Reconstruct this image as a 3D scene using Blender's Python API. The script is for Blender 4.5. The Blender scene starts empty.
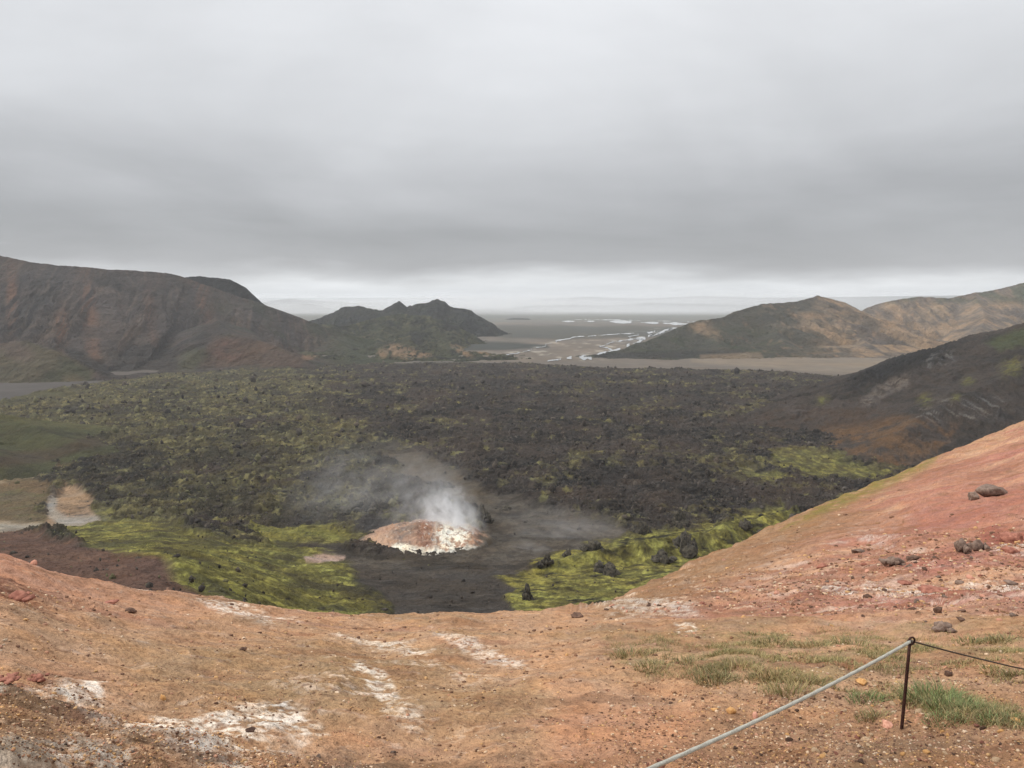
import bpy, math
import numpy as np
R = math.radians
SC = bpy.context.scene

# ---------------------------------------------------------------- camera
F = 769.0
PITCH = math.atan(83.0 / 769.0)
cam = bpy.data.cameras.new("camera")
cam.sensor_width = 36.0
cam.lens = F / 1024.0 * 36.0
cam.clip_start = 0.1
cam.clip_end = 80000.0
camo = bpy.data.objects.new("camera", cam)
camo.rotation_euler = (math.pi / 2 - PITCH, 0, 0)
SC.collection.objects.link(camo)
SC.camera = camo

# ---------------------------------------------------------------- view
SC.view_settings.view_transform = 'Standard'
SC.view_settings.look = 'None'
SC.view_settings.gamma = 1.0
SC.view_settings.exposure = 0.35
SC.cycles.use_denoising = True
SC.cycles.volume_bounces = 5
SC.cycles.max_bounces = 8

# ---------------------------------------------------------------- sky
SUN_EL, SUN_AZ = R(42), R(-92)          # azimuth from +Y, negative = left; behind the camera's left shoulder
wd = bpy.data.worlds.new("World"); SC.world = wd; wd.use_nodes = True
nt = wd.node_tree; N = nt.nodes; L = nt.links
N.clear()
def nd(nt, t, **k):
    n = nt.nodes.new(t)
    for a, b in k.items(): setattr(n, a, b)
    return n
def ramp(nt, stops, interp='LINEAR'):
    r = nd(nt, 'ShaderNodeValToRGB'); cr = r.color_ramp; cr.interpolation = interp
    while len(cr.elements) < len(stops): cr.elements.new(0.5)
    for e, (p, c) in zip(cr.elements, stops):
        e.position = p
        e.color = (*c, 1) if hasattr(c, '__len__') else (c, c, c, 1)
    return r
def math_(nt, op, a, b=None, c=None):
    m = nd(nt, 'ShaderNodeMath', operation=op)
    for i, v in enumerate((a, b, c)):
        if v is None: continue
        if hasattr(v, 'is_output'): nt.links.new(v, m.inputs[i])
        else: m.inputs[i].default_value = v
    return m.outputs[0]
out = nd(nt, 'ShaderNodeOutputWorld'); bg = nd(nt, 'ShaderNodeBackground')
sky = nd(nt, 'ShaderNodeTexSky', sky_type='NISHITA'); sky.sun_disc = False
sky.sun_elevation = SUN_EL; sky.sun_rotation = SUN_AZ
tc = nd(nt, 'ShaderNodeTexCoord'); sx = nd(nt, 'ShaderNodeSeparateXYZ'); L.new(tc.outputs['Generated'], sx.inputs[0])
zc = math_(nt, 'MAXIMUM', sx.outputs['Z'], 0.0)
den = math_(nt, 'ADD', zc, 0.17)
cx = nd(nt, 'ShaderNodeCombineXYZ')
L.new(math_(nt, 'DIVIDE', sx.outputs['X'], den), cx.inputs[0]); L.new(math_(nt, 'DIVIDE', sx.outputs['Y'], den), cx.inputs[1])
n1 = nd(nt, 'ShaderNodeTexNoise'); n1.inputs['Scale'].default_value = 0.6; n1.inputs['Detail'].default_value = 7; n1.inputs['Roughness'].default_value = 0.5
n1.inputs['Distortion'].default_value = 0.5
L.new(cx.outputs[0], n1.inputs['Vector'])
# long flat streaks for the low cloud edge
mp = nd(nt, 'ShaderNodeMapping'); mp.inputs['Scale'].default_value = (3.2, 3.2, 17.0); L.new(tc.outputs['Generated'], mp.inputs[0])
n2 = nd(nt, 'ShaderNodeTexNoise'); n2.inputs['Scale'].default_value = 1.3; n2.inputs['Detail'].default_value = 8; n2.inputs['Roughness'].default_value = 0.55
L.new(mp.outputs[0], n2.inputs['Vector'])
w1 = math_(nt, 'MULTIPLY', math_(nt, 'SUBTRACT', n2.outputs['Fac'], 0.5), 0.075)
zz = math_(nt, 'ADD', sx.outputs['Z'], w1)
mr = math_(nt, 'MULTIPLY', zz, 1.0)
cr = ramp(nt, [(0.0, (.48, .50, .525)), (0.008, (.50, .52, .54)), (0.020, (.58, .595, .61)), (0.034, (.37, .378, .392)), (0.048, (.275, .28, .292)),
               (0.078, (.285, .291, .303)), (0.127, (.37, .377, .392)), (0.21, (.51, .52, .537)), (0.35, (.64, .652, .672)), (0.55, (1.0, 1.01, 1.03)), (1.0, (1.3, 1.31, 1.33))])
L.new(mr, cr.inputs[0])
mod = math_(nt, 'ADD', math_(nt, 'MULTIPLY', math_(nt, 'SUBTRACT', n1.outputs['Fac'], 0.5), 0.95), 1.02)
mp3 = nd(nt, 'ShaderNodeMapping'); mp3.inputs['Scale'].default_value = (7, 7, 55.0); L.new(tc.outputs['Generated'], mp3.inputs[0])
n3 = nd(nt, 'ShaderNodeTexNoise'); n3.inputs['Scale'].default_value = 1.0; n3.inputs['Detail'].default_value = 6; L.new(mp3.outputs[0], n3.inputs['Vector'])
lowm = math_(nt, 'MAXIMUM', math_(nt, 'SUBTRACT', 1.0, math_(nt, 'MULTIPLY', math_(nt, 'ABSOLUTE', math_(nt, 'SUBTRACT', sx.outputs['Z'], .018)), 40.)), 0.)
mod = math_(nt, 'ADD', mod, math_(nt, 'MULTIPLY', math_(nt, 'MULTIPLY', math_(nt, 'SUBTRACT', n3.outputs['Fac'], .45), 1.1), lowm))
vm = nd(nt, 'ShaderNodeVectorMath', operation='SCALE'); L.new(cr.outputs[0], vm.inputs[0]); L.new(mod, vm.inputs['Scale'])
vs = nd(nt, 'ShaderNodeVectorMath', operation='SCALE'); L.new(sky.outputs[0], vs.inputs[0]); vs.inputs['Scale'].default_value = 0.08
mx = nd(nt, 'ShaderNodeMix', data_type='RGBA'); mx.inputs[0].default_value = 0.95
L.new(vs.outputs[0], mx.inputs[6]); L.new(vm.outputs[0], mx.inputs[7])
L.new(mx.outputs[2], bg.inputs[0]); bg.inputs[1].default_value = 1.0
L.new(bg.outputs[0], out.inputs[0])

sun = bpy.data.lights.new("sun", 'SUN'); sun.energy = 2.0; sun.angle = R(12); sun.color = (1.0, 0.95, 0.86)
suno = bpy.data.objects.new("sun", sun); SC.collection.objects.link(suno)
from mathutils import Vector
sd = Vector((math.sin(SUN_AZ) * math.cos(SUN_EL), math.cos(SUN_AZ) * math.cos(SUN_EL), math.sin(SUN_EL)))
suno.rotation_euler = sd.to_track_quat('Z', 'Y').to_euler()

# ---------------------------------------------------------------- survey: photo bearing -> world
def ray(px, py):
    px = np.asarray(px, float); py = np.asarray(py, float)
    a = (px - 512) / F; b = (384 - py) / F
    d = math.cos(PITCH) + b * math.sin(PITCH)
    return a / d, (b * math.cos(PITCH) - math.sin(PITCH)) / d
def W(px, py, Y):
    u, t = ray(px, py); Y = np.asarray(Y, float)
    return np.stack([u * Y, Y + 0 * u, t * Y], -1)
def proj(x, y, z):
    c = y * math.cos(PITCH) - z * math.sin(PITCH); v = y * math.sin(PITCH) + z * math.cos(PITCH)
    return 512 + F * x / c, 384 - F * v / c

# ---------------------------------------------------------------- noise
def _h(ix, iy, seed):
    h = (ix.astype(np.int64) * 374761393 + iy.astype(np.int64) * 668265263 + seed * 1274126177) & 0xffffffff
    h = ((h ^ (h >> 13)) * 1274126177) & 0xffffffff
    h = ((h ^ (h >> 16)) * 2246822519) & 0xffffffff
    return (h ^ (h >> 15)) & 0xffffffff
_ga = np.linspace(0, 2 * np.pi, 64, endpoint=False); _gx = np.cos(_ga).astype(np.float32); _gy = np.sin(_ga).astype(np.float32)
def pn(x, y, seed=0):
    ix = np.floor(x); iy = np.floor(y); fx = (x - ix).astype(np.float32); fy = (y - iy).astype(np.float32)
    u = fx * fx * fx * (fx * (fx * 6 - 15) + 10); v = fy * fy * fy * (fy * (fy * 6 - 15) + 10)
    def g(dx, dy):
        k = _h(ix + dx, iy + dy, seed) & 63
        return _gx[k] * (fx - dx) + _gy[k] * (fy - dy)
    a = g(0, 0); b = g(1, 0); c = g(0, 1); d = g(1, 1)
    return ((a + (b - a) * u) * (1 - v) + (c + (d - c) * u) * v) * 1.5
def fbm(x, y, o=4, seed=0, g=.5):
    s = 0; a = 1.; f = 1.; n = 0
    for i in range(o):
        s = s + a * pn(x * f + i * 17.3, y * f - i * 9.1, seed + i); n += a; a *= g; f *= 2.03
    return s / n
def rid(x, y, o=4, seed=0, g=.5):
    s = 0; a = 1.; f = 1.; n = 0
    for i in range(o):
        s = s + a * (1 - 2 * np.abs(pn(x * f + i * 7.7, y * f + i * 3.3, seed + i))); n += a; a *= g; f *= 2.07
    return s / n
def wor(x, y, seed=0):
    ix = np.floor(x); iy = np.floor(y); f1 = np.full(x.shape, 9., np.float32); f2 = f1.copy(); cid = np.zeros(x.shape, np.float32)
    for dx in (-1, 0, 1):
        for dy in (-1, 0, 1):
            h = _h(ix + dx, iy + dy, seed)
            qx = ix + dx + (h & 1023) / 1023.; qy = iy + dy + ((h >> 10) & 1023) / 1023.
            d = np.sqrt((qx - x) ** 2 + (qy - y) ** 2).astype(np.float32)
            m = d < f1
            f2 = np.where(m, f1, np.minimum(f2, d)); cid = np.where(m, ((h >> 20) & 1023) / 1023., cid); f1 = np.where(m, d, f1)
    return f1, f2, cid
def ss(a, b, x):
    t = np.clip((x - a) / (b - a), 0, 1); return t * t * (3 - 2 * t)
SAT = .90
def lin(c):
    c = np.array(c, float) / 255.; c = np.where(c < .04045, c / 12.92, ((c + .055) / 1.055) ** 2.4)
    g = (c * [.25, .65, .10]).sum(-1, keepdims=True); return g + (c - g) * SAT
def mixc(A, c, m):
    c = lin(c) if not isinstance(c, np.ndarray) else c
    return A + (c - A) * m[..., None]
def blob(px, py, cx, cy, rx, ry, ang=0, soft=.5):
    a = R(ang); dx = px - cx; dy = py - cy
    X = (dx * math.cos(a) + dy * math.sin(a)) / rx; Yy = (-dx * math.sin(a) + dy * math.cos(a)) / ry
    return 1 - ss(1 - soft, 1 + soft, np.sqrt(X * X + Yy * Yy))
def poly(px, py, P):
    ins = np.zeros(px.shape, bool); n = len(P); dm = np.full(px.shape, 1e9)
    for i in range(n):
        x1, y1 = P[i]; x2, y2 = P[(i + 1) % n]
        c = ((y1 > py) != (y2 > py)) & (px < (x2 - x1) * (py - y1) / ((y2 - y1) if y2 != y1 else 1e-9) + x1)
        ins ^= c
        dx, dy = x2 - x1, y2 - y1; t = np.clip(((px - x1) * dx + (py - y1) * dy) / (dx * dx + dy * dy + 1e-9), 0, 1)
        dm = np.minimum(dm, np.hypot(px - x1 - t * dx, py - y1 - t * dy))
    return np.where(ins, dm, -dm)
def pm(px, py, P, s=4):
    return ss(-s, s, poly(px, py, P))
def strip(px, py, P, w):
    dm = np.full(px.shape, 1e9)
    for (x1, y1), (x2, y2) in zip(P[:-1], P[1:]):
        dx, dy = x2 - x1, y2 - y1; t = np.clip(((px - x1) * dx + (py - y1) * dy) / (dx * dx + dy * dy + 1e-9), 0, 1)
        dm = np.minimum(dm, np.hypot(px - x1 - t * dx, py - y1 - t * dy))
    return 1 - ss(w * .4, w * 1.3, dm)

# ---------------------------------------------------------------- mesh helpers
def mesh_obj(name, V, Fc, mat=None, col=None, parent=None, smooth=True, kind=None):
    """V (n,3), Fc (m,k) index array with k = 3 or 4"""
    V = np.asarray(V, np.float32); Fc = np.asarray(Fc, np.int32)
    me = bpy.data.meshes.new(name)
    me.vertices.add(len(V)); me.vertices.foreach_set('co', V.ravel())
    k = Fc.shape[1]
    me.loops.add(Fc.size); me.loops.foreach_set('vertex_index', Fc.ravel())
    me.polygons.add(len(Fc)); me.polygons.foreach_set('loop_start', np.arange(0, Fc.size, k, dtype=np.int32))
    me.update(calc_edges=True)
    if smooth: me.polygons.foreach_set('use_smooth', np.ones(len(Fc), bool))
    if col is not None:
        a = me.color_attributes.new('Col', 'FLOAT_COLOR', 'POINT')
        c = np.ones((len(V), 4), np.float32); c[:, :3] = np.clip(col, 0.004, .9).reshape(-1, 3); a.data.foreach_set('color', c.ravel())
    if mat: me.materials.append(mat)
    o = bpy.data.objects.new(name, me); SC.collection.objects.link(o)
    if parent: o.parent = parent
    if kind: o['kind'] = kind
    return o
def grid_faces(nr, nc):
    i = np.arange(nr * nc, dtype=np.int32).reshape(nr, nc)
    return np.stack([i[:-1, :-1], i[:-1, 1:], i[1:, 1:], i[1:, :-1]], -1).reshape(-1, 4)
ALB = {'clay_soil': np.array([.97, .97, .95]), 'mountain_scree': .62, 'lava_and_moss': .63, 'river_flats': .85}
def grid_obj(name, X, Y, Z, col, mat, kind='structure', smooth=True):
    col = col * ALB.get(mat.name, 1.)
    V = np.stack([X, Y, Z], -1).reshape(-1, 3)
    return mesh_obj(name, V, grid_faces(*X.shape), mat, col.reshape(-1, 3), kind=kind, smooth=smooth)
def tag(o, label, cat, group=None):
    o['label'] = label; o['category'] = cat
    if group: o['group'] = group
    return o

# ---------------------------------------------------------------- materials
def ground_mat(name, scales, bump, var=.35, rough=.95, tint=(1.05, 1.0, .93)):
    """vertex-surveyed soil colours broken up by procedural grain; scales in metres of the grain"""
    m = bpy.data.materials.new(name); m.use_nodes = True; nt = m.node_tree; b = nt.nodes['Principled BSDF']
    b.inputs['Roughness'].default_value = rough; b.inputs['Specular IOR Level'].default_value = .15
    at = nd(nt, 'ShaderNodeVertexColor', layer_name='Col'); tc = nd(nt, 'ShaderNodeTexCoord')
    fac = None; hgt = None
    for i, s in enumerate(scales):
        n = nd(nt, 'ShaderNodeTexNoise'); n.inputs['Scale'].default_value = 1.0 / s; n.inputs['Detail'].default_value = 5; n.inputs['Roughness'].default_value = .62
        nt.links.new(tc.outputs['Object'], n.inputs['Vector'])
        f = math_(nt, 'MULTIPLY', math_(nt, 'SUBTRACT', n.outputs['Fac'], .5), 1.0)
        fac = f if fac is None else math_(nt, 'ADD', fac, f)
        h = math_(nt, 'MULTIPLY', n.outputs['Fac'], s)
        hgt = h if hgt is None else math_(nt, 'ADD', hgt, h)
    k = math_(nt, 'ADD', math_(nt, 'MULTIPLY', fac, var * 4), 1.0)
    k = math_(nt, 'MAXIMUM', k, .25)
    v = nd(nt, 'ShaderNodeVectorMath', operation='SCALE'); nt.links.new(at.outputs[0], v.inputs[0]); nt.links.new(k, v.inputs['Scale'])
    # warm / cool drift
    n = nd(nt, 'ShaderNodeTexNoise'); n.inputs['Scale'].default_value = .4 / scales[0]; n.inputs['Detail'].default_value = 3; nt.links.new(tc.outputs['Object'], n.inputs['Vector'])
    rr = ramp(nt, [(.35, (2 - tint[0], 2 - tint[1], 2 - tint[2])), (.65, tint)]); nt.links.new(n.outputs['Fac'], rr.inputs[0])
    v2 = nd(nt, 'ShaderNodeVectorMath', operation='MULTIPLY'); nt.links.new(v.outputs[0], v2.inputs[0]); nt.links.new(rr.outputs[0], v2.inputs[1])
    nt.links.new(v2.outputs[0], b.inputs['Base Color'])
    bp = nd(nt, 'ShaderNodeBump'); bp.inputs['Strength'].default_value = bump; bp.inputs['Distance'].default_value = 1.0
    nt.links.new(hgt, bp.inputs['Height']); nt.links.new(bp.outputs[0], b.inputs['Normal'])
    return m
def simple_mat(name, c1, c2, scale, rough=.8, metal=0, bump=.3, bscale=None):
    m = bpy.data.materials.new(name); m.use_nodes = True; nt = m.node_tree; b = nt.nodes['Principled BSDF']
    b.inputs['Roughness'].default_value = rough; b.inputs['Metallic'].default_value = metal; b.inputs['Specular IOR Level'].default_value = .2
    tc = nd(nt, 'ShaderNodeTexCoord'); n = nd(nt, 'ShaderNodeTexNoise'); n.inputs['Scale'].default_value = scale; n.inputs['Detail'].default_value = 6
    n.inputs['Roughness'].default_value = .65
    oi = nd(nt, 'ShaderNodeObjectInfo'); ad = nd(nt, 'ShaderNodeVectorMath', operation='ADD')
    nt.links.new(tc.outputs['Object'], ad.inputs[0]); nt.links.new(oi.outputs['Location'], ad.inputs[1]); nt.links.new(ad.outputs[0], n.inputs['Vector'])
    r = ramp(nt, [(.36, tuple(lin(c1))), (.64, tuple(lin(c2)))]); nt.links.new(n.outputs['Fac'], r.inputs[0]); nt.links.new(r.outputs[0], b.inputs['Base Color'])
    bp = nd(nt, 'ShaderNodeBump'); bp.inputs['Strength'].default_value = bump; bp.inputs['Distance'].default_value = (bscale or 1 / scale) * .3
    nt.links.new(n.outputs['Fac'], bp.inputs['Height']); nt.links.new(bp.outputs[0], b.inputs['Normal'])
    return m
M_near = ground_mat('clay_soil', (.30, .045, .012), .8, var=.24)
M_valley = ground_mat('lava_and_moss', (9., 2.0), .8, var=.30)
M_mount = ground_mat('mountain_scree', (45., 10.), .9, var=.32)
M_plain = ground_mat('river_flats', (120., 30.), .05, var=.14)

# ================================================================ FAR PLAIN
ZP = -152.
us = np.linspace(-1.0, 1.0, 900)
Yv = 1 / np.linspace(1 / 900., 1 / 30000., 640)
U, Yg = np.meshgrid(us, Yv)
X = U * Yg
Z = ZP - 16 * ss(1290, 1170, Yg) + 0.6 * fbm(X / 150, Yg / 150, 3, 5) * (Yg < 6000)
PX, PY = proj(X, Yg, Z)
wx = PX + 14 * fbm(X / 260, Yg / 700, 3, 11); wy = PY + 2.2 * fbm(X / 300, Yg / 900, 3, 13)
C = np.ones(X.shape + (3,)) * lin((96, 88, 79))
C = mixc(C, (110, 99, 87), ss(-.1, .5, fbm(X / 140, Yg / 420, 4, 3)))
C = mixc(C, (82, 78, 68), ss(.1, .5, fbm(X / 400, Yg / 900, 4, 7)))
C = mixc(C, (62, 62, 54), pm(wx, wy, [(470, 326), (560, 325), (700, 327), (700, 335), (640, 338), (560, 339), (480, 337)], 1.5) * .9)
C = mixc(C, (52, 54, 48), pm(wx, wy, [(440, 341), (500, 342), (545, 345), (545, 348), (500, 350), (440, 350)], 1.2))
C = mixc(C, (96, 97, 90), ss(326, 318, wy))
C = mixc(C, (158, 152, 140), ss(.12, .35, fbm(X / 60, Yg / 170, 5, 9, .6)) * pm(wx, wy, [(560, 362), (480, 356), (560, 340), (640, 330), (720, 326), (680, 336), (650, 348), (612, 358)], 4) * .7)
C = mixc(C, (116, 103, 87), pm(wx, wy, [(690, 356), (740, 352), (905, 350), (900, 362), (860, 374), (700, 364), (690, 362)], 2) * .8)
C = mixc(C, (70, 64, 60), ss(260, 60, wx) * .9)
grid_obj('river_plain', X, Yg, Z, C, M_plain)

# braided water
def plane_pt(px, py, z=ZP):
    u, t = ray(px, py); Y = z / t; return np.array([u * Y, Y])
def densify(P, n):
    P = np.array(P, float); d = np.r_[0, np.cumsum(np.hypot(*np.diff(P[:, :2], axis=0).T))]; q = np.linspace(0, d[-1], n)
    return np.stack([np.interp(q, d, P[:, i]) for i in range(P.shape[1])], -1)
M_water = bpy.data.materials.new('river_water'); M_water.use_nodes = True
b = M_water.node_tree.nodes['Principled BSDF']; b.inputs['Base Color'].default_value = (.30, .31, .31, 1); b.inputs['Roughness'].default_value = .12
b.inputs['Specular IOR Level'].default_value = .8
_n = nd(M_water.node_tree, 'ShaderNodeTexNoise'); _n.inputs['Scale'].default_value = .05; _b = nd(M_water.node_tree, 'ShaderNodeBump'); _b.inputs['Strength'].default_value = .05
M_water.node_tree.links.new(_n.outputs['Fac'], _b.inputs['Height']); M_water.node_tree.links.new(_b.outputs[0], b.inputs['Normal'])
chan = [  # (px, py, half width in picture rows)
    [(548, 361.5, .5), (575, 357.5, 1.6), (590, 358.5, 2.4), (600, 354, 1.0), (614, 351, .8), (626, 347, 1.2), (640, 341, 1.3), (650, 336.5, .9), (662, 332, 1.0), (674, 328.5, .6), (690, 326.5, .4)],
    [(552, 342, .35), (560, 340.5, .9), (572, 337.5, .5), (600, 335.5, .3), (640, 333, .4), (655, 331.5, .5)],
    [(614, 350, .6), (600, 347, .35), (612, 343, .4), (638, 338.5, .7), (655, 335, .8), (668, 332, .3)],
    [(500, 357, .3), (520, 352.5, .5), (535, 349, .35), (548, 345, .3), (560, 341, .3)],
    [(640, 340, .5), (628, 337, .3), (640, 334.5, .5), (666, 330, .6), (684, 328, .4)],
    [(520, 321.2, .25), (560, 321.6, .5), (600, 321.4, .9), (640, 322.6, 1.0), (690, 324.4, .8), (740, 325.5, .5)],
    [(575, 319.6, .3), (620, 320.2, .35), (680, 321.6, .3), (720, 323, .3)],
]
V = []; Fq = []
for k, ch in enumerate(chan):
    D = densify(ch, 90)
    j = np.arange(90)
    D[:, 0] += 7 * fbm(j / 11., j * 0 + k * 8.1, 3, 24) * (D[:, 1] > 328); D[:, 1] += .8 * fbm(j / 9., j * 0 + k * 3.1, 3, 21) * (D[:, 1] > 328); D[:, 2] = np.maximum(D[:, 2] * (.8 + 1.7 * fbm(j / 4., j * 0 + k * 5.1, 3, 22)), .06)
    base = len(V)
    for px, py, w in D:
        a = plane_pt(px, py - w); c = plane_pt(px, py + w)
        V += [(a[0], a[1], ZP + 1.5), (c[0], c[1], ZP + 1.5)]
    for i in range(89):
        if fbm(np.array([i / 6.]), np.array([k * 3.3]), 2, 27)[0] < -.1: continue
        Fq.append((base + 2 * i, base + 2 * i + 1, base + 2 * i + 3, base + 2 * i + 2))
mesh_obj('river', V, Fq, M_water, kind='structure')

# ================================================================ MOUNTAINS
def ridge_eval(P, X, Y):
    """P (n,3) -> distance, ridge z, along coordinate"""
    D = np.full(X.shape, 1e9); ZR = np.zeros(X.shape); S = np.zeros(X.shape); s0 = 0
    for a, c in zip(P[:-1], P[1:]):
        d = c - a; l2 = d[0] ** 2 + d[1] ** 2; l = math.sqrt(l2)
        t = np.clip(((X - a[0]) * d[0] + (Y - a[1]) * d[1]) / l2, 0, 1)
        r = np.hypot(X - a[0] - t * d[0], Y - a[1] - t * d[1]); m = r < D
        D = np.where(m, r, D); ZR = np.where(m, a[2] + t * d[2], ZR); S = np.where(m, s0 + t * l, S); s0 += l
    return D, ZR, S
def smax(a, b, k):
    h = np.clip(.5 + .5 * (a - b) / k, 0, 1); return b + (a - b) * h + k * h * (1 - h)
def massif(ridges, X, Y, seed, warp=30, gully=.3, rough=6, k=12, base=-175.):
    """ridges: list of (pixel polyline with depth, side slope, basal height)"""
    wX = X + warp * fbm(X / 170, Y / 170, 3, seed) ; wY = Y + warp * fbm(X / 170, Y / 170, 3, seed + 50)
    Z = np.full(X.shape, base); S = np.zeros(X.shape); Dn = np.full(X.shape, 1e9)
    for i, (P, sl, H) in enumerate(ridges):
        P = np.array(P, float); Q = W(P[:, 0], P[:, 1], P[:, 2])
        d0, zr0, s0 = ridge_eval(Q, X, Y); d1, zr1, s1 = ridge_eval(Q, wX, wY)
        m = ss(0, 60, d0); d = d0 * (1 - m) + d1 * m; zr = zr0 * (1 - m) + zr1 * m; s = s0 * (1 - m) + s1 * m
        gl = rid(s / 55 + i * 13 + .25 * fbm(X / 60, Y / 60, 2, seed + 6), d / 700, 5, seed + 7, .62) * ss(0, 130, d)
        ef = sl * (1 - gully * gl)
        f = H * (1 - np.exp(-ef * d / H)) + .05 * d + (.4 * np.maximum(d - 90, 0) if H <= 170 else 0)
        f = np.where(d < 14, f * (d / 14.) ** .5 * .6 + f * .4, f)
        z = zr - f
        S = np.where(z > Z, s + i * 1000, S); Dn = np.where(z > Z, d, Dn)
        Z = smax(z, Z, k)
    n = rough * (fbm(X / 60, Y / 60, 5, seed + 3, .55)) * (.4 + .6 * ss(0, 40, Dn)) + rough * .25 * rid(X / 25, Y / 25, 3, seed + 4)
    n = n + rough * .35 * rid(X / 45 + .3 * fbm(X / 90, Y / 90, 2, seed + 8), Y / 45, 4, seed + 9, .6) * ss(0, 60, Dn)
    return Z + n, S, Dn
def mgrid(pa, pb, Ya, Yb, nc, nr):
    u = np.linspace(ray(pa, 330)[0], ray(pb, 330)[0], nc); y = np.linspace(Ya, Yb, nr)
    U, Yg = np.meshgrid(u, y); return U * Yg, Yg
def slope_of(X, Y, Z):
    A = np.stack([np.gradient(X, axis=1), np.gradient(Y, axis=1), np.gradient(Z, axis=1)], -1)
    B = np.stack([np.gradient(X, axis=0), np.gradient(Y, axis=0), np.gradient(Z, axis=0)], -1)
    n = np.cross(A, B); n /= np.linalg.norm(n, axis=-1, keepdims=True) + 1e-9
    return np.abs(n[..., 2])

# --- left massif
X, Yg = mgrid(-260, 520, 1240, 3100, 900, 640)
LM = [
    ([(-300, 225, 2100), (-60, 248, 2150), (0, 256, 2200), (33, 263, 2200), (110, 269.5, 2250), (133, 270.5, 2280), (166, 273, 2300), (186, 278, 2320), (225, 292, 2330), (262, 304, 2350), (309, 321, 2400), (345, 334, 2450), (400, 346, 2500), (440, 356, 2500)], .70, 265),
    ([(186, 277, 2420), (200, 276.5, 2480), (229, 279, 2500), (246, 288, 2500), (262, 303, 2480)], 1.0, 200),
    ([(-80, 352, 1600), (27, 341, 1570), (60, 352, 1530), (112, 376, 1490)], .5, 120),
    ([(70, 347, 1960), (95, 356, 1880), (118, 368, 1760)], .6, 80),
    ([(215, 318, 2100), (229, 334, 1880), (195, 353, 1760), (172, 369, 1680)], .5, 100),
    ([(229, 334, 1880), (270, 343, 1820), (305, 359, 1720)], .5, 90),
    ([(120, 330, 2080), (135, 350, 1900), (145, 366, 1760)], .6, 60),
    ([(330, 335, 2400), (350, 350, 2150), (370, 360, 1950)], .5, 60),
    ([(-200, 386, 1400), (60, 381, 1460), (110, 377, 1500), (170, 371.5, 1600), (240, 367, 1690), (300, 362.5, 1790), (420, 357.5, 2030)], .10, 30),
    ([(-200, 370, 1650), (60, 366, 1720), (110, 364, 1760), (200, 360, 1800), (300, 356, 1900)], .16, 60),
]
Z, S, D = massif(LM, X, Yg, 100, gully=.27, rough=6, warp=18)
PX, PY = proj(X, Yg, Z); nz = slope_of(X, Yg, Z)
st = fbm(S / 55, D / 900, 4, 31); st2 = fbm(S / 16, D / 260, 4, 37); nb = fbm(X / 90, Yg / 90, 5, 33)
C = np.ones(X.shape + (3,)) * lin((74, 65, 61))
st3 = fbm(S / 7, D / 220, 3, 38)
C = mixc(C, (88, 72, 62), ss(-.05, .45, st) * .8); C = mixc(C, (56, 53, 52), ss(.0, .5, -st) * .8)
C = mixc(C, (108, 92, 80), ss(.05, .5, st2) * .6); C = mixc(C, (46, 43, 42), ss(.05, .45, st3 - .4 * st2) * .6); C = mixc(C, (112, 96, 82), ss(.1, .45, st3 + .2 * st2) * .35)
C = mixc(C, (120, 84, 62), (blob(PX, PY, 90, 320, 7, 45, -6, .8) + blob(PX, PY, 12, 300, 5, 30, 0, .8)+ blob(PX, PY, 62, 330, 6, 20, 0, .8) + blob(PX, PY, 205, 305, 7, 26, -12, .8) * .7 + blob(PX, PY, 150, 310, 5, 30, -8, .8) * .6).clip(0, 1) * ss(-.4, .3, st3) * .85)
C = mixc(C, (34, 34, 33), ss(.0, .4, nb + .4 * st2) * blob(PX, PY, 70, 288, 140, 12, 0, .7) * .8)
C = mixc(C, (60, 62, 46), ss(-.1, .35, nb) * (ss(150, 260, PX) * ss(285, 315, PY) + ss(262, 258, PY)).clip(0, 1) * .8)
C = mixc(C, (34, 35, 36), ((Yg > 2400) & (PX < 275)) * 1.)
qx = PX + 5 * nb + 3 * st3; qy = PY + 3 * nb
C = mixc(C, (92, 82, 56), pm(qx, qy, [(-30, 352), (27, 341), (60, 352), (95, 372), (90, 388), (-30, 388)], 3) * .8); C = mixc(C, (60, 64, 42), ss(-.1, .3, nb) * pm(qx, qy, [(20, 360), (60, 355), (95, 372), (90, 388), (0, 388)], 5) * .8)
C = mixc(C, (44, 41, 38), (pm(qx, qy, [(58, 345), (85, 352), (112, 368), (112, 380), (95, 372), (70, 356)], 3) + pm(qx, qy, [(112, 352), (150, 345), (185, 350), (172, 372), (115, 376)], 5) * .8 + pm(qx, qy, [(205, 325), (228, 318), (226, 335), (200, 350), (190, 348)], 4) * .7).clip(0, 1) * .85)  # ravines beside the spurs: shade of their unlit sides painted into the colour
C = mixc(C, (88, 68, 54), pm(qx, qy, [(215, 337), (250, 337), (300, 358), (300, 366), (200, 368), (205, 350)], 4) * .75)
C = mixc(C, (100, 82, 68), blob(PX, PY, 16, 350, 18, 9, 25) * .9)
C = mixc(C, (106, 74, 60), blob(PX, PY, 230, 350, 20, 10, 10) * ss(-.4, .2, nb) * .9)
C = mixc(C, (92, 72, 58), blob(PX, PY, 268, 356, 34, 12, 10) * .8)
C = mixc(C, (78, 78, 50), blob(qx, qy, 192, 360, 16, 9, -30) * .7)
C = mixc(C, (140, 110, 86), blob(PX, PY, 308, 357, 6, 3) * .9)
C = mixc(C, (66, 72, 48), ss(300, 360, PX) * .8)
grid_obj('hill', X, Yg, Z, C, M_mount)

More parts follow.
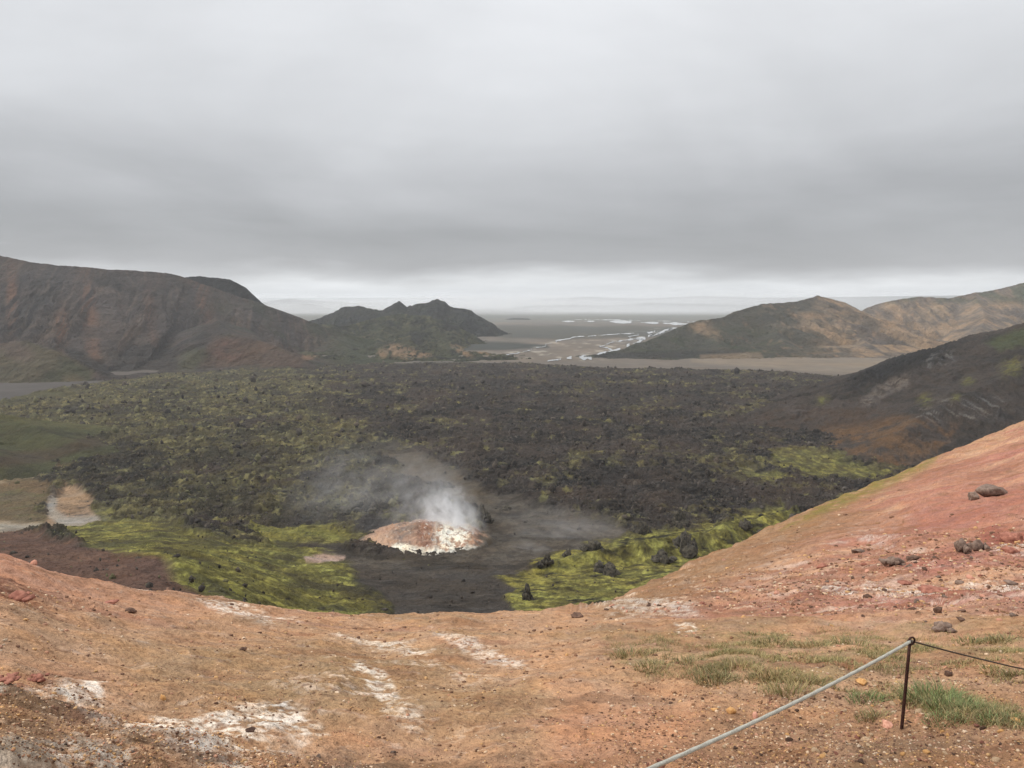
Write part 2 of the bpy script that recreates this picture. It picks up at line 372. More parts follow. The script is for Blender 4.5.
# --- middle green hills
X, Yg = mgrid(280, 560, 1880, 4100, 520, 460)
MM = [
    ([(300, 326, 3300), (323, 317, 3400), (336, 312, 3400), (344, 307.5, 3400), (358, 306.5, 3400), (370, 309, 3400), (382, 311, 3400), (391, 306, 3400), (399, 302, 3400), (407, 307, 3400), (416, 305, 3400), (426, 303, 3400), (437, 299.5, 3400), (445, 302, 3400), (450, 307, 3400), (462, 309, 3400), (472, 311, 3400), (480, 317, 3380), (488, 327, 3350), (506, 345, 3300)], .6, 260),
    ([(285, 322, 2600), (318, 325, 2680), (345, 327, 2750)], .42, 160),
    ([(330, 334, 2700), (350, 326, 2750), (394, 314.5, 2850), (429, 316, 2850), (464, 331, 2800), (491, 346, 2750), (512, 353, 2700)], .42, 178),
    ([(285, 360, 1900), (340, 358.5, 1990), (400, 358, 2020), (480, 357.5, 2040), (505, 357, 2080)], .10, 30),
    ([(300, 354, 2200), (340, 352, 2200), (400, 352, 2200), (480, 353, 2220), (500, 355, 2220)], .14, 60),
    ([(394, 315, 2850), (380, 335, 2600), (372, 354, 2250)], .5, 120),
    ([(345, 350, 2200), (395, 347, 2240), (425, 349, 2250), (480, 353, 2270), (500, 355, 2280)], .8, 40), ([(410, 320, 2800), (410, 338, 2500), (405, 348, 2300)], .35, 110),
    ([(429, 316, 2850), (440, 338, 2600), (462, 354, 2250)], .5, 100),
    ([(340, 331, 2700), (330, 350, 2400)], .5, 100),
]
Z, S, D = massif(MM, X, Yg, 200, warp=25, gully=.42, rough=20, k=5)
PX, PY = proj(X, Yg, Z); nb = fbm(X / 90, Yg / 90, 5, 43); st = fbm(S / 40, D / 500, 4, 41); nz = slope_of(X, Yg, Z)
C = np.ones(X.shape + (3,)) * lin((66, 68, 46))
C = mixc(C, (100, 94, 64), ss(.0, .4, st) * .8); C = mixc(C, (36, 38, 34), ss(.0, .3, nb) * .9)
C = mixc(C, (44, 47, 46), ss(3050, 3200, Yg) * ss(-.5, .2, -nb))
C = mixc(C, (56, 62, 48), ss(3050, 3200, Yg) * ss(.1, .4, nb))
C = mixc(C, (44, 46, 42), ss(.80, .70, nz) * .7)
for cx_, cy_, rx, ry, a in ((402, 352, 18, 6, 8), (395, 349, 8, 5, 0), (462, 351, 12, 3, 30), (420, 355, 12, 2.5, 0), (310, 358, 10, 3, 0), (480, 351, 10, 2, 20), (382, 354, 5, 4, 0)):
    C = mixc(C, (150, 122, 92), blob(PX, PY, cx_, cy_, rx, ry, a) * ss(-.35, .15, fbm(X / 14, Yg / 60, 4, 45)) * .9)
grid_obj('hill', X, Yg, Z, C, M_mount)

# --- right mountains
X, Yg = mgrid(560, 1240, 1950, 4100, 950, 520)
RM = [
    ([(594, 356.5, 2110), (620, 350, 2250), (641, 344, 2380), (665, 334, 2550), (688, 324, 2600), (700, 321, 2620), (723, 317.5, 2650), (745, 309, 2700), (762, 304.5, 2750), (797, 302, 2800), (818, 296, 2850), (844, 302.5, 2900), (860, 311, 2950), (880, 322, 2950)], .46, 240),
    ([(860, 312, 3350), (875, 305, 3400), (892, 301, 3400), (918, 297, 3400), (949, 298.5, 3400), (975, 293, 3400), (996, 290, 3400), (1024, 283, 3400), (1080, 272, 3400), (1250, 258, 3400)], .55, 300),
    ([(700, 321, 2620), (715, 338, 2480), (725, 352, 2190)], .5, 90),
    ([(762, 305, 2750), (775, 330, 2550), (792, 352, 2200)], .55, 110),
    ([(818, 297, 2850), (845, 325, 2650), (875, 351, 2250)], .55, 120),
    ([(975, 294, 3400), (985, 318, 3000), (975, 345, 2600)], .6, 150),
    ([(1100, 270, 3400), (1110, 310, 3000), (1090, 345, 2600)], .6, 150),
    ([(598, 356, 2085), (660, 354.5, 2090), (735, 354, 2110), (800, 353.5, 2130), (900, 353, 2160)], .10, 40), ([(640, 350, 2230), (700, 347, 2260), (800, 346, 2300), (900, 345, 2330)], .2, 60),
]
Z, S, D = massif(RM, X, Yg, 300, gully=.34, rough=9)
PX, PY = proj(X, Yg, Z); nb = fbm(X / 90, Yg / 90, 5, 53); st = fbm(S / 45, D / 500, 4, 51); st2 = fbm(S / 14, D / 200, 4, 57)
tan = ss(760, 880, PX + 60 * nb)
C = np.ones(X.shape + (3,)) * lin((72, 70, 58))
C = mixc(C, (60, 66, 46), ss(-.2, .3, nb) * ss(320, 340, PY))
C = mixc(C, (100, 88, 76), tan * 1.0)
C = mixc(C, (140, 116, 88), tan * ss(-.1, .3, .6 * st + .6 * nb)); C = mixc(C, (154, 128, 98), tan * ss(.1, .4, st2) * .6); C = mixc(C, (72, 66, 62), ss(-.02, .4, -st) * .7 * tan)
C = mixc(C, (140, 112, 86), ss(.2, .5, fbm(X / 30, Yg / 60, 4, 58)) * .6 * ss(690, 780, PX))
for cx_, cy_, rx, ry, a in ((700, 326, 10, 6, -20), (710, 333, 14, 5, 20), (828, 326, 18, 12, 20), (800, 322, 14, 8, 20), (985, 312, 30, 10, -20), (905, 315, 20, 12, 30), (935, 336, 25, 10, 10), (890, 330, 12, 10, 0)):
    C = mixc(C, (144, 120, 94), blob(PX, PY, cx_, cy_, rx, ry, a, .8) * ss(-.3, .3, nb + .4 * st2) * .75)
C = mixc(C, (66, 72, 54), ss(307, 298, PY) * (PX > 870) * ss(-.3, .2, nb) * .9)
C = mixc(C, (48, 46, 44), pm(PX, PY + 2 * nb, [(594, 353), (740, 350), (742, 357), (594, 358)], 1.5) * .8)
C = mixc(C, (142, 122, 98), pm(PX, PY, [(700, 355), (760, 352), (765, 360), (700, 360)], 1.5) * .7)
grid_obj('hill', X, Yg, Z, C * (1 + .42 * tan[..., None]), M_mount)

# --- far blue ranges
for k, (P, seed) in enumerate((([(420, 316, 14000), (480, 312, 14000), (530, 306, 14000), (575, 305, 14000), (610, 306, 14000), (650, 303, 14000), (700, 304, 14000), (740, 305, 14000), (800, 306, 14000), (900, 314, 14000)], 400),
                               ([(100, 314, 11000), (200, 311, 11000), (262, 303, 11000), (285, 306, 11000), (310, 304, 11000), (340, 311, 11000), (380, 318, 11000)], 410),
                               ([(500, 321, 6300), (512, 318, 6300), (528, 318.5, 6300), (535, 321, 6300)], 420),
                               ([(-400, 296, 20000), (150, 298, 20000), (262, 302, 20000), (290, 299, 20000), (320, 301, 20000), (350, 303, 20000), (420, 303, 20000), (480, 303, 20000), (530, 300, 20000), (590, 297, 20000), (640, 299, 20000), (700, 296, 20000), (760, 298, 20000), (850, 297, 20000), (1000, 295, 20000), (1400, 292, 20000)], 430))):
    X, Yg = mgrid(P[0][0] - 60, P[-1][0] + 60, P[0][2] * .86, P[0][2] * 1.08, 420, 130)
    Z, S, D = massif([(P, .22, 330)], X, Yg, seed, warp=60, gully=.3, rough=30 if P[0][2] > 9000 else 10, k=15)
    C = np.ones(X.shape + (3,)) * lin((74, 76, 72)); C = mixc(C, (52, 55, 52), ss(-.1, .4, fbm(X / 300, Yg / 300, 4, seed)))
    grid_obj('distant_hills', X, Yg, Z, C, M_mount)

# --- right dark hill (mid distance)
X, Yg = mgrid(690, 1240, 480, 1750, 900, 620)
R2 = [
    ([(862, 375, 1540), (878, 368, 1450), (892, 361, 1380), (915, 356, 1300), (940, 351, 1230), (970, 338, 1150), (1000, 330, 1090), (1024, 324, 1050), (1100, 305, 1000), (1250, 285, 900)], .42, 190),
    ([(890, 368, 1330), (875, 386, 1200), (850, 394, 1130), (800, 406, 1040), (755, 417, 965), (725, 424, 930)], .32, 60),
    ([(900, 395, 1080), (875, 415, 930), (862, 430, 840)], .3, 60),
    ([(1040, 360, 900), (970, 395, 840), (925, 418, 780), (895, 436, 735)], .4, 80),
    ([(1100, 330, 950), (1010, 375, 900), (950, 395, 850)], .4, 80),
]
Z, S, D = massif(R2, X, Yg, 500, warp=22, gully=.28, rough=5, k=8)
PX, PY = proj(X, Yg, Z); nb = fbm(X / 45, Yg / 45, 5, 63); st = fbm(S / 22, D / 200, 4, 61); fn = fbm(X / 9, Yg / 9, 4, 65); nz = slope_of(X, Yg, Z)
Z = Z + 8 * np.maximum(rid(X / 22, Yg / 22, 4, 66), 0) * blob(PX, PY, 905, 368, 70, 14, -22) + 2.6 * rid(X / 11, Yg / 11, 5, 68, .6) + 3 * np.maximum(rid(S / 9, D / 60, 3, 69), 0) * blob(PX, PY, 955, 412, 60, 14)
C = np.ones(X.shape + (3,)) * lin((72, 64, 58))
C = mixc(C, (50, 47, 43), ss(-.1, .4, nb + .5 * fn) * .8); C = mixc(C, (96, 84, 76), ss(.15, .5, st) * .5)
C = mixc(C, (40, 40, 40), blob(PX + 12 * nb, PY + 6 * nb, 900, 367, 62, 11, -22) * .95)
C = mixc(C, (120, 118, 114), blob(PX, PY, 940, 362, 16, 7, -20) * ss(.0, .35, fn) * .8)
C = mixc(C, (76, 84, 50), pm(PX + 8 * nb, PY + 4 * fn, [(985, 345), (1030, 325), (1150, 300), (1150, 340), (1030, 345), (1000, 352)], 3) * .75)
C = mixc(C, (130, 120, 112), strip(PX, PY, [(905, 383), (880, 394), (866, 403)], 6) * ss(-.3, .2, fn) * .6)
for cx_, cy_, rx, ry in ((925, 402, 7, 6), (1012, 368, 12, 8), (955, 400, 5, 4), (822, 402, 7, 4), (968, 382, 6, 4)):
    C = mixc(C, (112, 108, 48), blob(PX, PY, cx_, cy_, rx, ry, -20, .8) * ss(-.3, .2, fn) * .8)
C = mixc(C, (122, 118, 112), pm(PX + 10 * nb, PY, [(900, 412), (945, 400), (1005, 398), (1015, 412), (960, 425), (905, 425)], 5) * ss(.05, .35, fbm(S / 6, D / 60, 4, 67) + .3 * fn) * .8)
C = mixc(C, (122, 90, 58), ss(-.35, .2, nb + .5 * fn) * pm(PX + 24 * nb, PY + 9 * nb, [(780, 432), (850, 428), (900, 420), (960, 425), (945, 450), (900, 470), (860, 458), (800, 442)], 5) * .75)
C = mixc(C, (80, 64, 52), ss(-.4, .1, fn + nb) * pm(PX + 20 * nb, PY + 3 * nb, [(735, 424), (770, 412), (850, 405), (900, 415), (880, 428), (780, 432)], 4) * .7)
grid_obj('hill', X, Yg, Z, C, M_valley)

# --- left green hill (mid distance)
X, Yg = mgrid(-260, 190, 480, 1050, 560, 360)
L2 = [([(-260, 392, 700), (-100, 405, 760), (0, 414, 820), (47, 421, 850), (94, 427, 880), (135, 431, 905)], .42, 90),
      ([(-100, 408, 740), (-60, 436, 690), (-10, 455, 665)], .3, 60), ([(20, 420, 800), (50, 433, 770), (75, 442, 745)], .25, 40)]
Z, S, D = massif(L2, X, Yg, 600, warp=15, gully=.25, rough=2.0, k=6)
PX, PY = proj(X, Yg, Z); nb = fbm(X / 40, Yg / 40, 5, 73); st = fbm(S / 20, D / 160, 4, 71)
C = np.ones(X.shape + (3,)) * lin((78, 78, 46))
C = mixc(C, (56, 54, 36), ss(-.1, .4, nb) * .8); C = mixc(C, (84, 72, 52), ss(.05, .5, st) * .7); C = mixc(C, (98, 94, 56), strip(PX, PY, [(0, 416), (140, 432)], 5) * .6)
C = mixc(C, (74, 58, 46), strip(PX + 6 * nb, PY, [(150, 434), (90, 442), (50, 455), (0, 462)], 7) * .7)
grid_obj('hill', X, Yg, Z, C, M_valley)

# ================================================================ VALLEY FLOOR: LAVA, MOSS, MUD
NC, NR = 1350, 900
us = np.linspace(-.86, .86, NC)
mpx = [-150, 0, 60, 170, 300, 420, 520, 600, 700, 800, 860, 900, 1200]
mpy = [398, 393, 381, 368, 360, 357, 357, 362, 363, 367, 373, 376, 376]
uu, tt = ray(mpx, mpy); Ymax = np.interp(us, uu, -146. / tt)
Ymax = Ymax * (1 + .03 * fbm(us * 14, us * 0, 4, 80))
kY = np.array([80, 140, 200, 300, 400, 480, 600, 700, 1000, 3000.])
zL = np.array([-42, -54, -68, -97, -123, -142, -149, -150, -150, -148.])
zC = np.array([-55, -75, -92, -118.5, -139, -148.5, -151, -151, -150, -148.])
lnv = np.linspace(0, 1, NR)
wl = ss(-.15, -.5, us)
Yg = np.zeros((NR, NC)); Z0 = np.zeros((NR, NC))
for i in range(NC):
    yf = np.linspace(85, Ymax[i], 1500); zf = np.interp(yf, kY, zC * (1 - wl[i]) + zL * wl[i]); tf = zf / yf
    tf = np.maximum.accumulate(tf + np.arange(1500) * 1e-7)
    # row spacing even in sight angle, with a share even in log distance for the near slope
    ys = 230 * (1 - wl[i]) + 105 * wl[i]; a = np.interp(np.linspace(np.interp(ys, yf, tf), tf[-1], NR), tf, yf); a[:14] = np.linspace(110 - 20 * wl[i], a[14], 15)[:14]; Yg[:, i] = a; Z0[:, i] = np.interp(a, yf, zf)
X = us[None, :] * Yg
Z = Z0.copy()
# mossy ridge with crags running up to the right slope
Q = W(np.array([470, 500, 540, 590, 640, 700, 760, 830]), np.array([588, 578, 562, 553, 543, 533, 518, 505]), np.array([345, 350, 370, 385, 400, 430, 470, 520]))
d, zr, s = ridge_eval(Q, X + 8 * fbm(X / 30, Yg / 30, 3, 90), Yg + 8 * fbm(X / 30, Yg / 30, 3, 91))
Z = smax(zr - .34 * d - 6 * (1 - np.exp(-d / 20.)), Z, 4)
# small benches of moss at left
Q = W(np.array([50, 110, 170, 240, 330]), np.array([524, 524, 536, 545, 556]), np.array([470, 455, 430, 410, 395]))
d, zr, s = ridge_eval(Q, X, Yg); Z = smax(zr - .3 * d, Z, 3)
PX, PY = proj(X, Yg, Z)
big = fbm(X / 90, Yg / 90, 4, 92); mid = fbm(X / 22, Yg / 22, 4, 93); fin = fbm(X / 6, Yg / 6, 4, 94)
wx = PX + 24 * fbm(X / 60, Yg / 60, 3, 95) + 12 * mid + 3 * fin; wy = PY + 9 * fbm(X / 60, Yg / 60, 3, 96) + 6 * mid + 2 * fin
mud = pm(wx, wy, [(385, 449), (420, 455), (470, 482), (530, 507), (590, 518), (640, 530), (612, 545), (560, 556), (530, 568), (508, 585), (515, 630), (395, 630), (372, 590), (352, 570), (318, 556), (345, 551), (400, 556), (470, 552), (475, 530), (480, 505), (440, 490), (400, 470)], 4)
mud = np.maximum(mud, strip(wx, wy, [(300, 546), (345, 552), (400, 562)], 4))
mossA = pm(wx, wy, [(45, 524), (110, 517), (175, 530), (215, 548), (260, 545), (262, 532), (330, 528), (372, 538), (345, 550), (375, 572), (420, 600), (415, 632), (230, 632), (150, 585), (95, 552)], 5)
mossB = pm(wx, wy, [(488, 568), (540, 560), (590, 548), (640, 538), (700, 528), (745, 515), (790, 505), (790, 560), (700, 600), (600, 640), (515, 640), (508, 592)], 4)
mossC = (pm(wx, wy, [(770, 452), (830, 456), (900, 470), (880, 485), (820, 478), (775, 462)], 4) + pm(wx, wy, [(735, 470), (770, 474), (800, 486), (770, 488), (735, 480)], 3)).clip(0, 1)
brown = pm(wx, wy, [(-150, 515), (0, 522), (60, 545), (150, 562), (175, 580), (260, 630), (-150, 640)], 5)
fan = pm(PX + 3 * mid, PY + 2 * mid, [(46, 503), (66, 487), (80, 493), (94, 500), (90, 510), (100, 521), (70, 529), (40, 531), (48, 518)], 2.5)
track = np.maximum(pm(PX + 4 * mid, PY + 2 * mid, [(-150, 522), (0, 520), (50, 524), (100, 522), (60, 530), (0, 531), (-150, 534)], 2.5), strip(wx, wy, [(-100, 482), (0, 479), (40, 470), (62, 461)], 4))
field = pm(wx, wy, [(-150, 455), (60, 458), (40, 470), (50, 490), (40, 512), (60, 530), (0, 528), (-150, 530)], 4)
stripe = pm(wx, wy, [(-150, 400), (0, 396), (40, 392), (90, 385), (60, 398), (0, 404), (-150, 412)], 3)
smooth = np.clip(mud + fan + track + field * .9 + brown + stripe, 0, 1)
moss = np.clip(mossA + mossB + mossC, 0, 1) * (1 - smooth)
lav = np.clip(1 - smooth - moss * .8, 0, 1)
# relief
edge = ss(0, .03, lnv)[:, None] * ss(1.0, .975, lnv)[:, None]
fX = X + 14 * fbm(X / 50, Yg / 50, 3, 97); fY = Yg + 14 * fbm(X / 50, Yg / 50, 3, 98)
press = rid(fX / 160 + .25 * Yg / 160, fY / 60, 3, 99, .5)
f1, f2, cid = wor(fX / 9, fY / 9, 101); g1, g2, gid = wor(fX / 3.6, fY / 3.6, 102); hh1, hh2, hid = wor(fX / 24, fY / 24, 103)
blocks = 3.4 * cid * ss(0, .25, f2 - f1) + 1.6 * gid * ss(0, .3, g2 - g1) + 4.2 * hid ** 2 * ss(0, .2, hh2 - hh1)
flow = rid((fX + .3 * fY) / 210, (fY - .25 * fX) / 34, 4, 125, .55)
relief = 4 * press + 3.2 * flow + .62 * blocks + 1.6 * np.maximum(rid(fX / 45, fY / 45, 4, 106, .6), 0) + .8 * rid(X / 4, Yg / 4, 3, 126) + 1.5 * rid(X / 11, Yg / 11, 3, 104) + 2.5 * mid - 4
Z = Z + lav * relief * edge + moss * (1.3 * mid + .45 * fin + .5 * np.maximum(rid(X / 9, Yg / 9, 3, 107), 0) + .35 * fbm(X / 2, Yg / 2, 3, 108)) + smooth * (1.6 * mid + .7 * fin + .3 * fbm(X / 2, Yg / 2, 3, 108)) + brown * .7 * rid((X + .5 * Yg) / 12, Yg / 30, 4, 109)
Z = np.where(Yg > 1100, np.maximum(Z, -150.8 + .5 * fin), Z)
Z = np.where(lnv[:, None] > .975, Z - 14 * ss(.975, 1, lnv)[:, None], Z)
# colour
C = np.ones(X.shape + (3,)) * lin((60, 54, 50))
bt_ = fbm(fX / 34, fY / 60, 5, 105, .6)
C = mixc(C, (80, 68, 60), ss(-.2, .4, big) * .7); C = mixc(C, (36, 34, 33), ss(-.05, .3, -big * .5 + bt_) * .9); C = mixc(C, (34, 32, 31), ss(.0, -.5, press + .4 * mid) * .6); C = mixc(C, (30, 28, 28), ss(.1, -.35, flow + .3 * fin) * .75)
C = mixc(C, (98, 90, 80), ss(.45, .95, gid + .5 * fin) * ss(-.3, .2, bt_) * .5)
wm = .01 + .27 * ss(440, 120, PX) + .22 * blob(PX, PY, 250, 410, 260, 45) + .16 * blob(PX, PY, 340, 490, 150, 60) + .12 * ss(640, 760, PX) * ss(430, 470, PY) - .25 * blob(PX, PY, 470, 400, 140, 50)
mm = fbm(X / 17, Yg / 24, 5, 110, .62) + .2 * flow + .95 * fbm(X / 80, Yg / 110, 3, 111)
mk = ss(.32, .58, mm + wm * .8 + .16 * ss(-2, 4, relief) + .25 * fin - .1) * lav
C = mixc(C, (78, 74, 52), lav * ss(-.1, .3, fbm(X / 70, Yg / 90, 4, 121) + wm) * ss(.1, .3, wm) * .5); C = mixc(C, (96, 89, 60), mk * .8); C = mixc(C, (140, 132, 86), mk * ss(.05, .35, fbm(X / 9, Yg / 14, 4, 112)) * .85)
C = mixc(C, (140, 134, 80), ss(.34, .55, fbm(X / 16, Yg / 30, 4, 114) + wm * .1) * .7 * lav)
mc = np.clip(mossA + mossB + mossC, 0, 1)
mv = (.5 * fbm(X / 5, Yg / 22, 5, 113, .6) + .7 * fbm(X / 7, Yg / 11, 5, 115, .6)) * (1 - mossB) + mossB * fbm(X / 8, Yg / 8, 5, 113, .6); mf = fbm(X / 1.6, Yg / 8, 4, 119, .6) * (1 - mossB) + mossB * fbm(X / 2.2, Yg / 2.2, 4, 119, .6)
Cm = np.ones(C.shape) * lin((112, 106, 50)); Cm = mixc(Cm, (172, 166, 72), ss(-.05, .4, mv + .4 * mf)); Cm = mixc(Cm, (76, 70, 38), ss(.05, .4, -mv + .4 * mf) * .8); Cm = mixc(Cm, (48, 44, 36), ss(.3, .5, -mv * .7 + .5 * fin + .3 * mf))
Cm = mixc(Cm, (158, 146, 56), blob(PX, PY, 540, 572, 60, 16, -18) * ss(-.3, .2, mv) * .6); Cm = mixc(Cm, (40, 38, 33), mossB * ss(.15, .4, fbm((X + .5 * Yg) / 30, (Yg - .5 * X) / 9, 4, 120)) * .85)
Cm = mixc(Cm, (74, 68, 46), mossA * ss(.0, .3, fbm(X / 22, Yg / 45, 4, 142, .55) + .3 * mv) * .85)
C = mixc(C, Cm, mc * (1 - .35 * mossC))
C = mixc(C, (136, 130, 54), ss(-.4, .2, mf) * (strip(wx, wy, [(262, 533), (300, 532), (345, 534)], 3.5) + strip(PX, PY, [(300, 571), (335, 570), (362, 562), (356, 557)], 2.6) + strip(PX, PY, [(392, 612), (400, 604), (410, 600)], 3)).clip(0, 1) * .85)
C = mixc(C, (52, 48, 42), pm(wx, wy, [(372, 566), (420, 600), (415, 625), (370, 622), (345, 590)], 6) * ss(-.3, .1, mv) * .8)
Cd = np.ones(C.shape) * lin((98, 89, 77)); Cd = mixc(Cd, (74, 66, 58), ss(-.15, .3, fin + fbm(X / 12, Yg / 12, 4, 122)) * .8); Cd = mixc(Cd, (70, 63, 57), ss(560, 580, PY) * .8); Cd = mixc(Cd, (60, 54, 48), ss(.0, .4, fbm(X / 40, Yg / 40, 4, 116))); Cd = mixc(Cd, (98, 88, 74), blob(PX, PY, 430, 470, 60, 22, 25)); Cd = mixc(Cd, (104, 97, 90), ss(.25, .5, fbm(X / 25, Yg / 8, 4, 117)) * .4)
Cd = mixc(Cd, (60, 52, 42), strip(wx, wy, [(300, 546), (360, 556), (420, 562), (480, 562)], 4) * .8)
C = mixc(C, Cd, mud)
C = mixc(C, (106, 78, 64), brown); C = mixc(C, (122, 92, 74), brown * ss(.0, .4, fbm(X / 8 + Yg / 40, Yg / 30, 4, 118)) * .7)
C = mixc(C, (110, 94, 68), field * (1 - fan)); C = mixc(C, (98, 96, 58), field * ss(-.1, .3, mid) * .5); C = mixc(C, (120, 96, 70), field * strip(PX, PY, [(0, 480), (40, 488), (60, 492)], 7) * .6)
C = mixc(C, (92, 88, 52), stripe * .8)
C = mixc(C, (172, 150, 120), track * .85); C = mixc(C, (170, 164, 150), pm(PX, PY, [(-100, 522), (60, 524), (60, 531), (-100, 533)], 3) * track * .7)
C = mixc(C, (158, 130, 102), fan * ss(-.5, .1, fin + mid)); C = mixc(C, (178, 146, 112), fan * blob(PX, PY, 72, 496, 16, 9) * .8); C = mixc(C, (166, 160, 150), fan * strip(PX, PY, [(52, 500), (50, 512), (66, 522), (95, 521)], 6) * .8)
C = mixc(C, (188, 160, 144), pm(PX + 3 * mid, PY + mid, [(304, 558), (325, 554.5), (345, 556), (343, 561), (322, 565), (306, 563)], 1.4))
C = mixc(C, (44, 42, 42), pm(wx, wy, [(50, 470), (90, 445), (150, 440), (170, 470), (110, 505), (92, 500), (75, 488), (48, 482)], 5) * lav * ss(-.4, .1, mid) * .75)
valley_xyz = (X, Yg, Z, PX, PY, lav)
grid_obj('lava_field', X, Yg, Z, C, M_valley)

def pick(arr, px, py):
    X_, Y_, Z_ = arr[:3]; P_, Q_ = proj(X_, Y_, Z_)
    d = (P_ - px) ** 2 + (Q_ - py) ** 2
    k = np.unravel_index(np.argmin(d), d.shape)
    return np.array([X_[k], Y_[k], Z_[k]])

# ---- rocks
def ico(sub):
    import bmesh
    bm = bmesh.new(); bmesh.ops.create_icosphere(bm, subdivisions=sub, radius=1.0)
    V = np.array([v.co[:] for v in bm.verts]); Fc = np.array([[v.index for v in f.verts] for f in bm.faces]); bm.free(); return V, Fc
ICO = {k: ico(k) for k in (1, 2, 3, 4)}
def rock_vf(rng, sub=3, dims=(1, 1, .6), cuts=14, rough=.12, spiky=0.):
    V, Fc = ICO[sub]; V = V.copy()
    for _ in range(cuts):
        n = rng.normal(size=3); n /= np.linalg.norm(n); o = rng.uniform(.4, .8)
        d = V @ n - o; V = V - np.outer(np.maximum(d, 0), n) * .95
    s = rng.uniform(0, 99)
    nn = fbm(V[:, 0] * 2.2 + s, V[:, 1] * 2.2 + V[:, 2] * 1.7, 4, 7, .6)
    V = V * (1 + rough * 2 * nn)[:, None]
    if spiky:
        r = rid(V[:, 0] * 1.6 + s, V[:, 1] * 1.6 - s, 3, 9, .6); V[:, 2] *= 1 + spiky * np.where(V[:, 2] > 0, np.maximum(r, -.3), 0)
        V[:, :2] *= (1 + .25 * fbm(V[:, 0] * 3 + s, V[:, 2] * 3, 3, 12))[:, None]
    return V * np.array(dims), Fc
M_crag = simple_mat('dark_lava_rock', (34, 32, 31), (88, 82, 70), .6, .95, bump=1.0, bscale=3)
rng = np.random.default_rng(5)
crags = [  # px, py, half width px, height px, where
    (527, 599, 9, 13, 'dark crag low on the mossy ridge just above the red crest'),
    (547, 563, 10, 9, 'dark crag at the left tip of the bright mossy ridge'),
    (568, 556, 8, 7, 'small dark crag between the left tip and the middle of the mossy ridge'),
    (594, 550, 14, 11, 'long dark lava crag on the crest in the middle of the mossy ridge'),
    (608, 574, 17, 13, 'broad dark crag in the middle of the bright moss slope'),
    (642, 534, 11, 15, 'upright dark crag on the ridge behind the bright moss'),
    (680, 526, 15, 13, 'rounded grey lava block standing at the far top of the moss ridge'),
    (686, 551, 19, 22, 'pointed grey lava crag rising beside the edge of the red slope'),
    (662, 560, 14, 9, 'low dark lava shelf leaning on the pointed grey crag'),
    (728, 522, 10, 9, 'small dark crag right of the rounded grey block'),
    (746, 528, 12, 10, 'dark lava crag nearest the edge of the red slope'),
    (372, 508, 22, 14, 'wide dark lava outcrop behind the left of the steaming mound'),
    (350, 512, 14, 8, 'low dark lava outcrop at the left end behind the steaming mound'),
    (484, 520, 12, 17, 'tall dark lava outcrop right behind the steaming mound'),
    (447, 487, 7, 5, 'lone small dark outcrop on the bare flat beyond the steam'),
    (506, 509, 10, 4, 'low brown outcrop alone on the bare grey flat right of the steam'),
]
for px, py, hw, hp, lb in crags:
    p = pick(valley_xyz, px, py); sc = p[1] / F; Vs = []; Fs = []; off = 0
    for q in range(11):
        t = rng.normal(0, .42, 2).clip(-.95, .95) if q else np.zeros(2); k_ = rng.uniform(.25, .55) if q else .62
        V, Fc = rock_vf(rng, 3, (hw * sc * k_ * .8, hw * sc * k_ * .8, hp * sc * k_ * rng.uniform(.9, 1.6) * (1 - .5 * abs(t[0]))), 9, .28, .5)
        Vs.append(V + np.array([t[0] * hw * sc, t[1] * hw * sc, hp * sc * (.18 * (1 - abs(t[0])) - .12 * t[0])])); Fs.append(Fc + off); off += len(V)
    o = mesh_obj('lava_crag', np.concatenate(Vs), np.concatenate(Fs), M_crag, smooth=False); o.location = (p[0], p[1], p[2]); tag(o, lb, 'rock outcrop', 'lava crags round the moss and the steam')

# rubble over the lava: nobody could count it
X, Yg, Z, PX, PY, lav = valley_xyz
rng = np.random.default_rng(11)
NRB = 80000
flat = lav.ravel(); inside = (PX.ravel() > -120) & (PX.ravel() < 1140)
w = (flat ** 8 + .035) * inside; w = w / w.sum()
idx = rng.choice(len(flat), NRB, p=w)
base = [rock_vf(rng, 1, tuple(rng.uniform(.5, 1.5, 3)), 4, .35, .8) for _ in range(24)]
Vs = []; Fs = []; off = 0; Cs = []
P = np.stack([X.ravel()[idx], Yg.ravel()[idx], Z.ravel()[idx]], -1) + rng.normal(size=(NRB, 3)) * [2, 2, 0]
sz = np.clip(rng.lognormal(-.75, .7, NRB), .25, 4.5) * np.clip(P[:, 1] / 900, .55, 1.5)
for i in range(NRB):
    V, Fc = base[i % 24]; a = rng.uniform(0, 6.28); c_, s_ = math.cos(a), math.sin(a)
    VV = V * sz[i]; Vs.append(np.stack([VV[:, 0] * c_ - VV[:, 1] * s_, VV[:, 0] * s_ + VV[:, 1] * c_, VV[:, 2]], -1) + P[i]); Fs.append(Fc + off); off += len(V)
    Cs.append(len(V))
cc = np.repeat(rng.uniform(0, 1, NRB), Cs)[:, None]; col = lin((44, 41, 40)) * (1 - cc) + lin((88, 80, 72)) * cc
mg = np.repeat(rng.uniform(0, 1, NRB) < .26 * ss(520, 150, proj(P[:, 0], P[:, 1], P[:, 2])[0]), Cs); col[mg] = lin((98, 95, 68))
mesh_obj('lava_rubble', np.concatenate(Vs), np.concatenate(Fs), M_valley, col, smooth=False, kind='stuff')

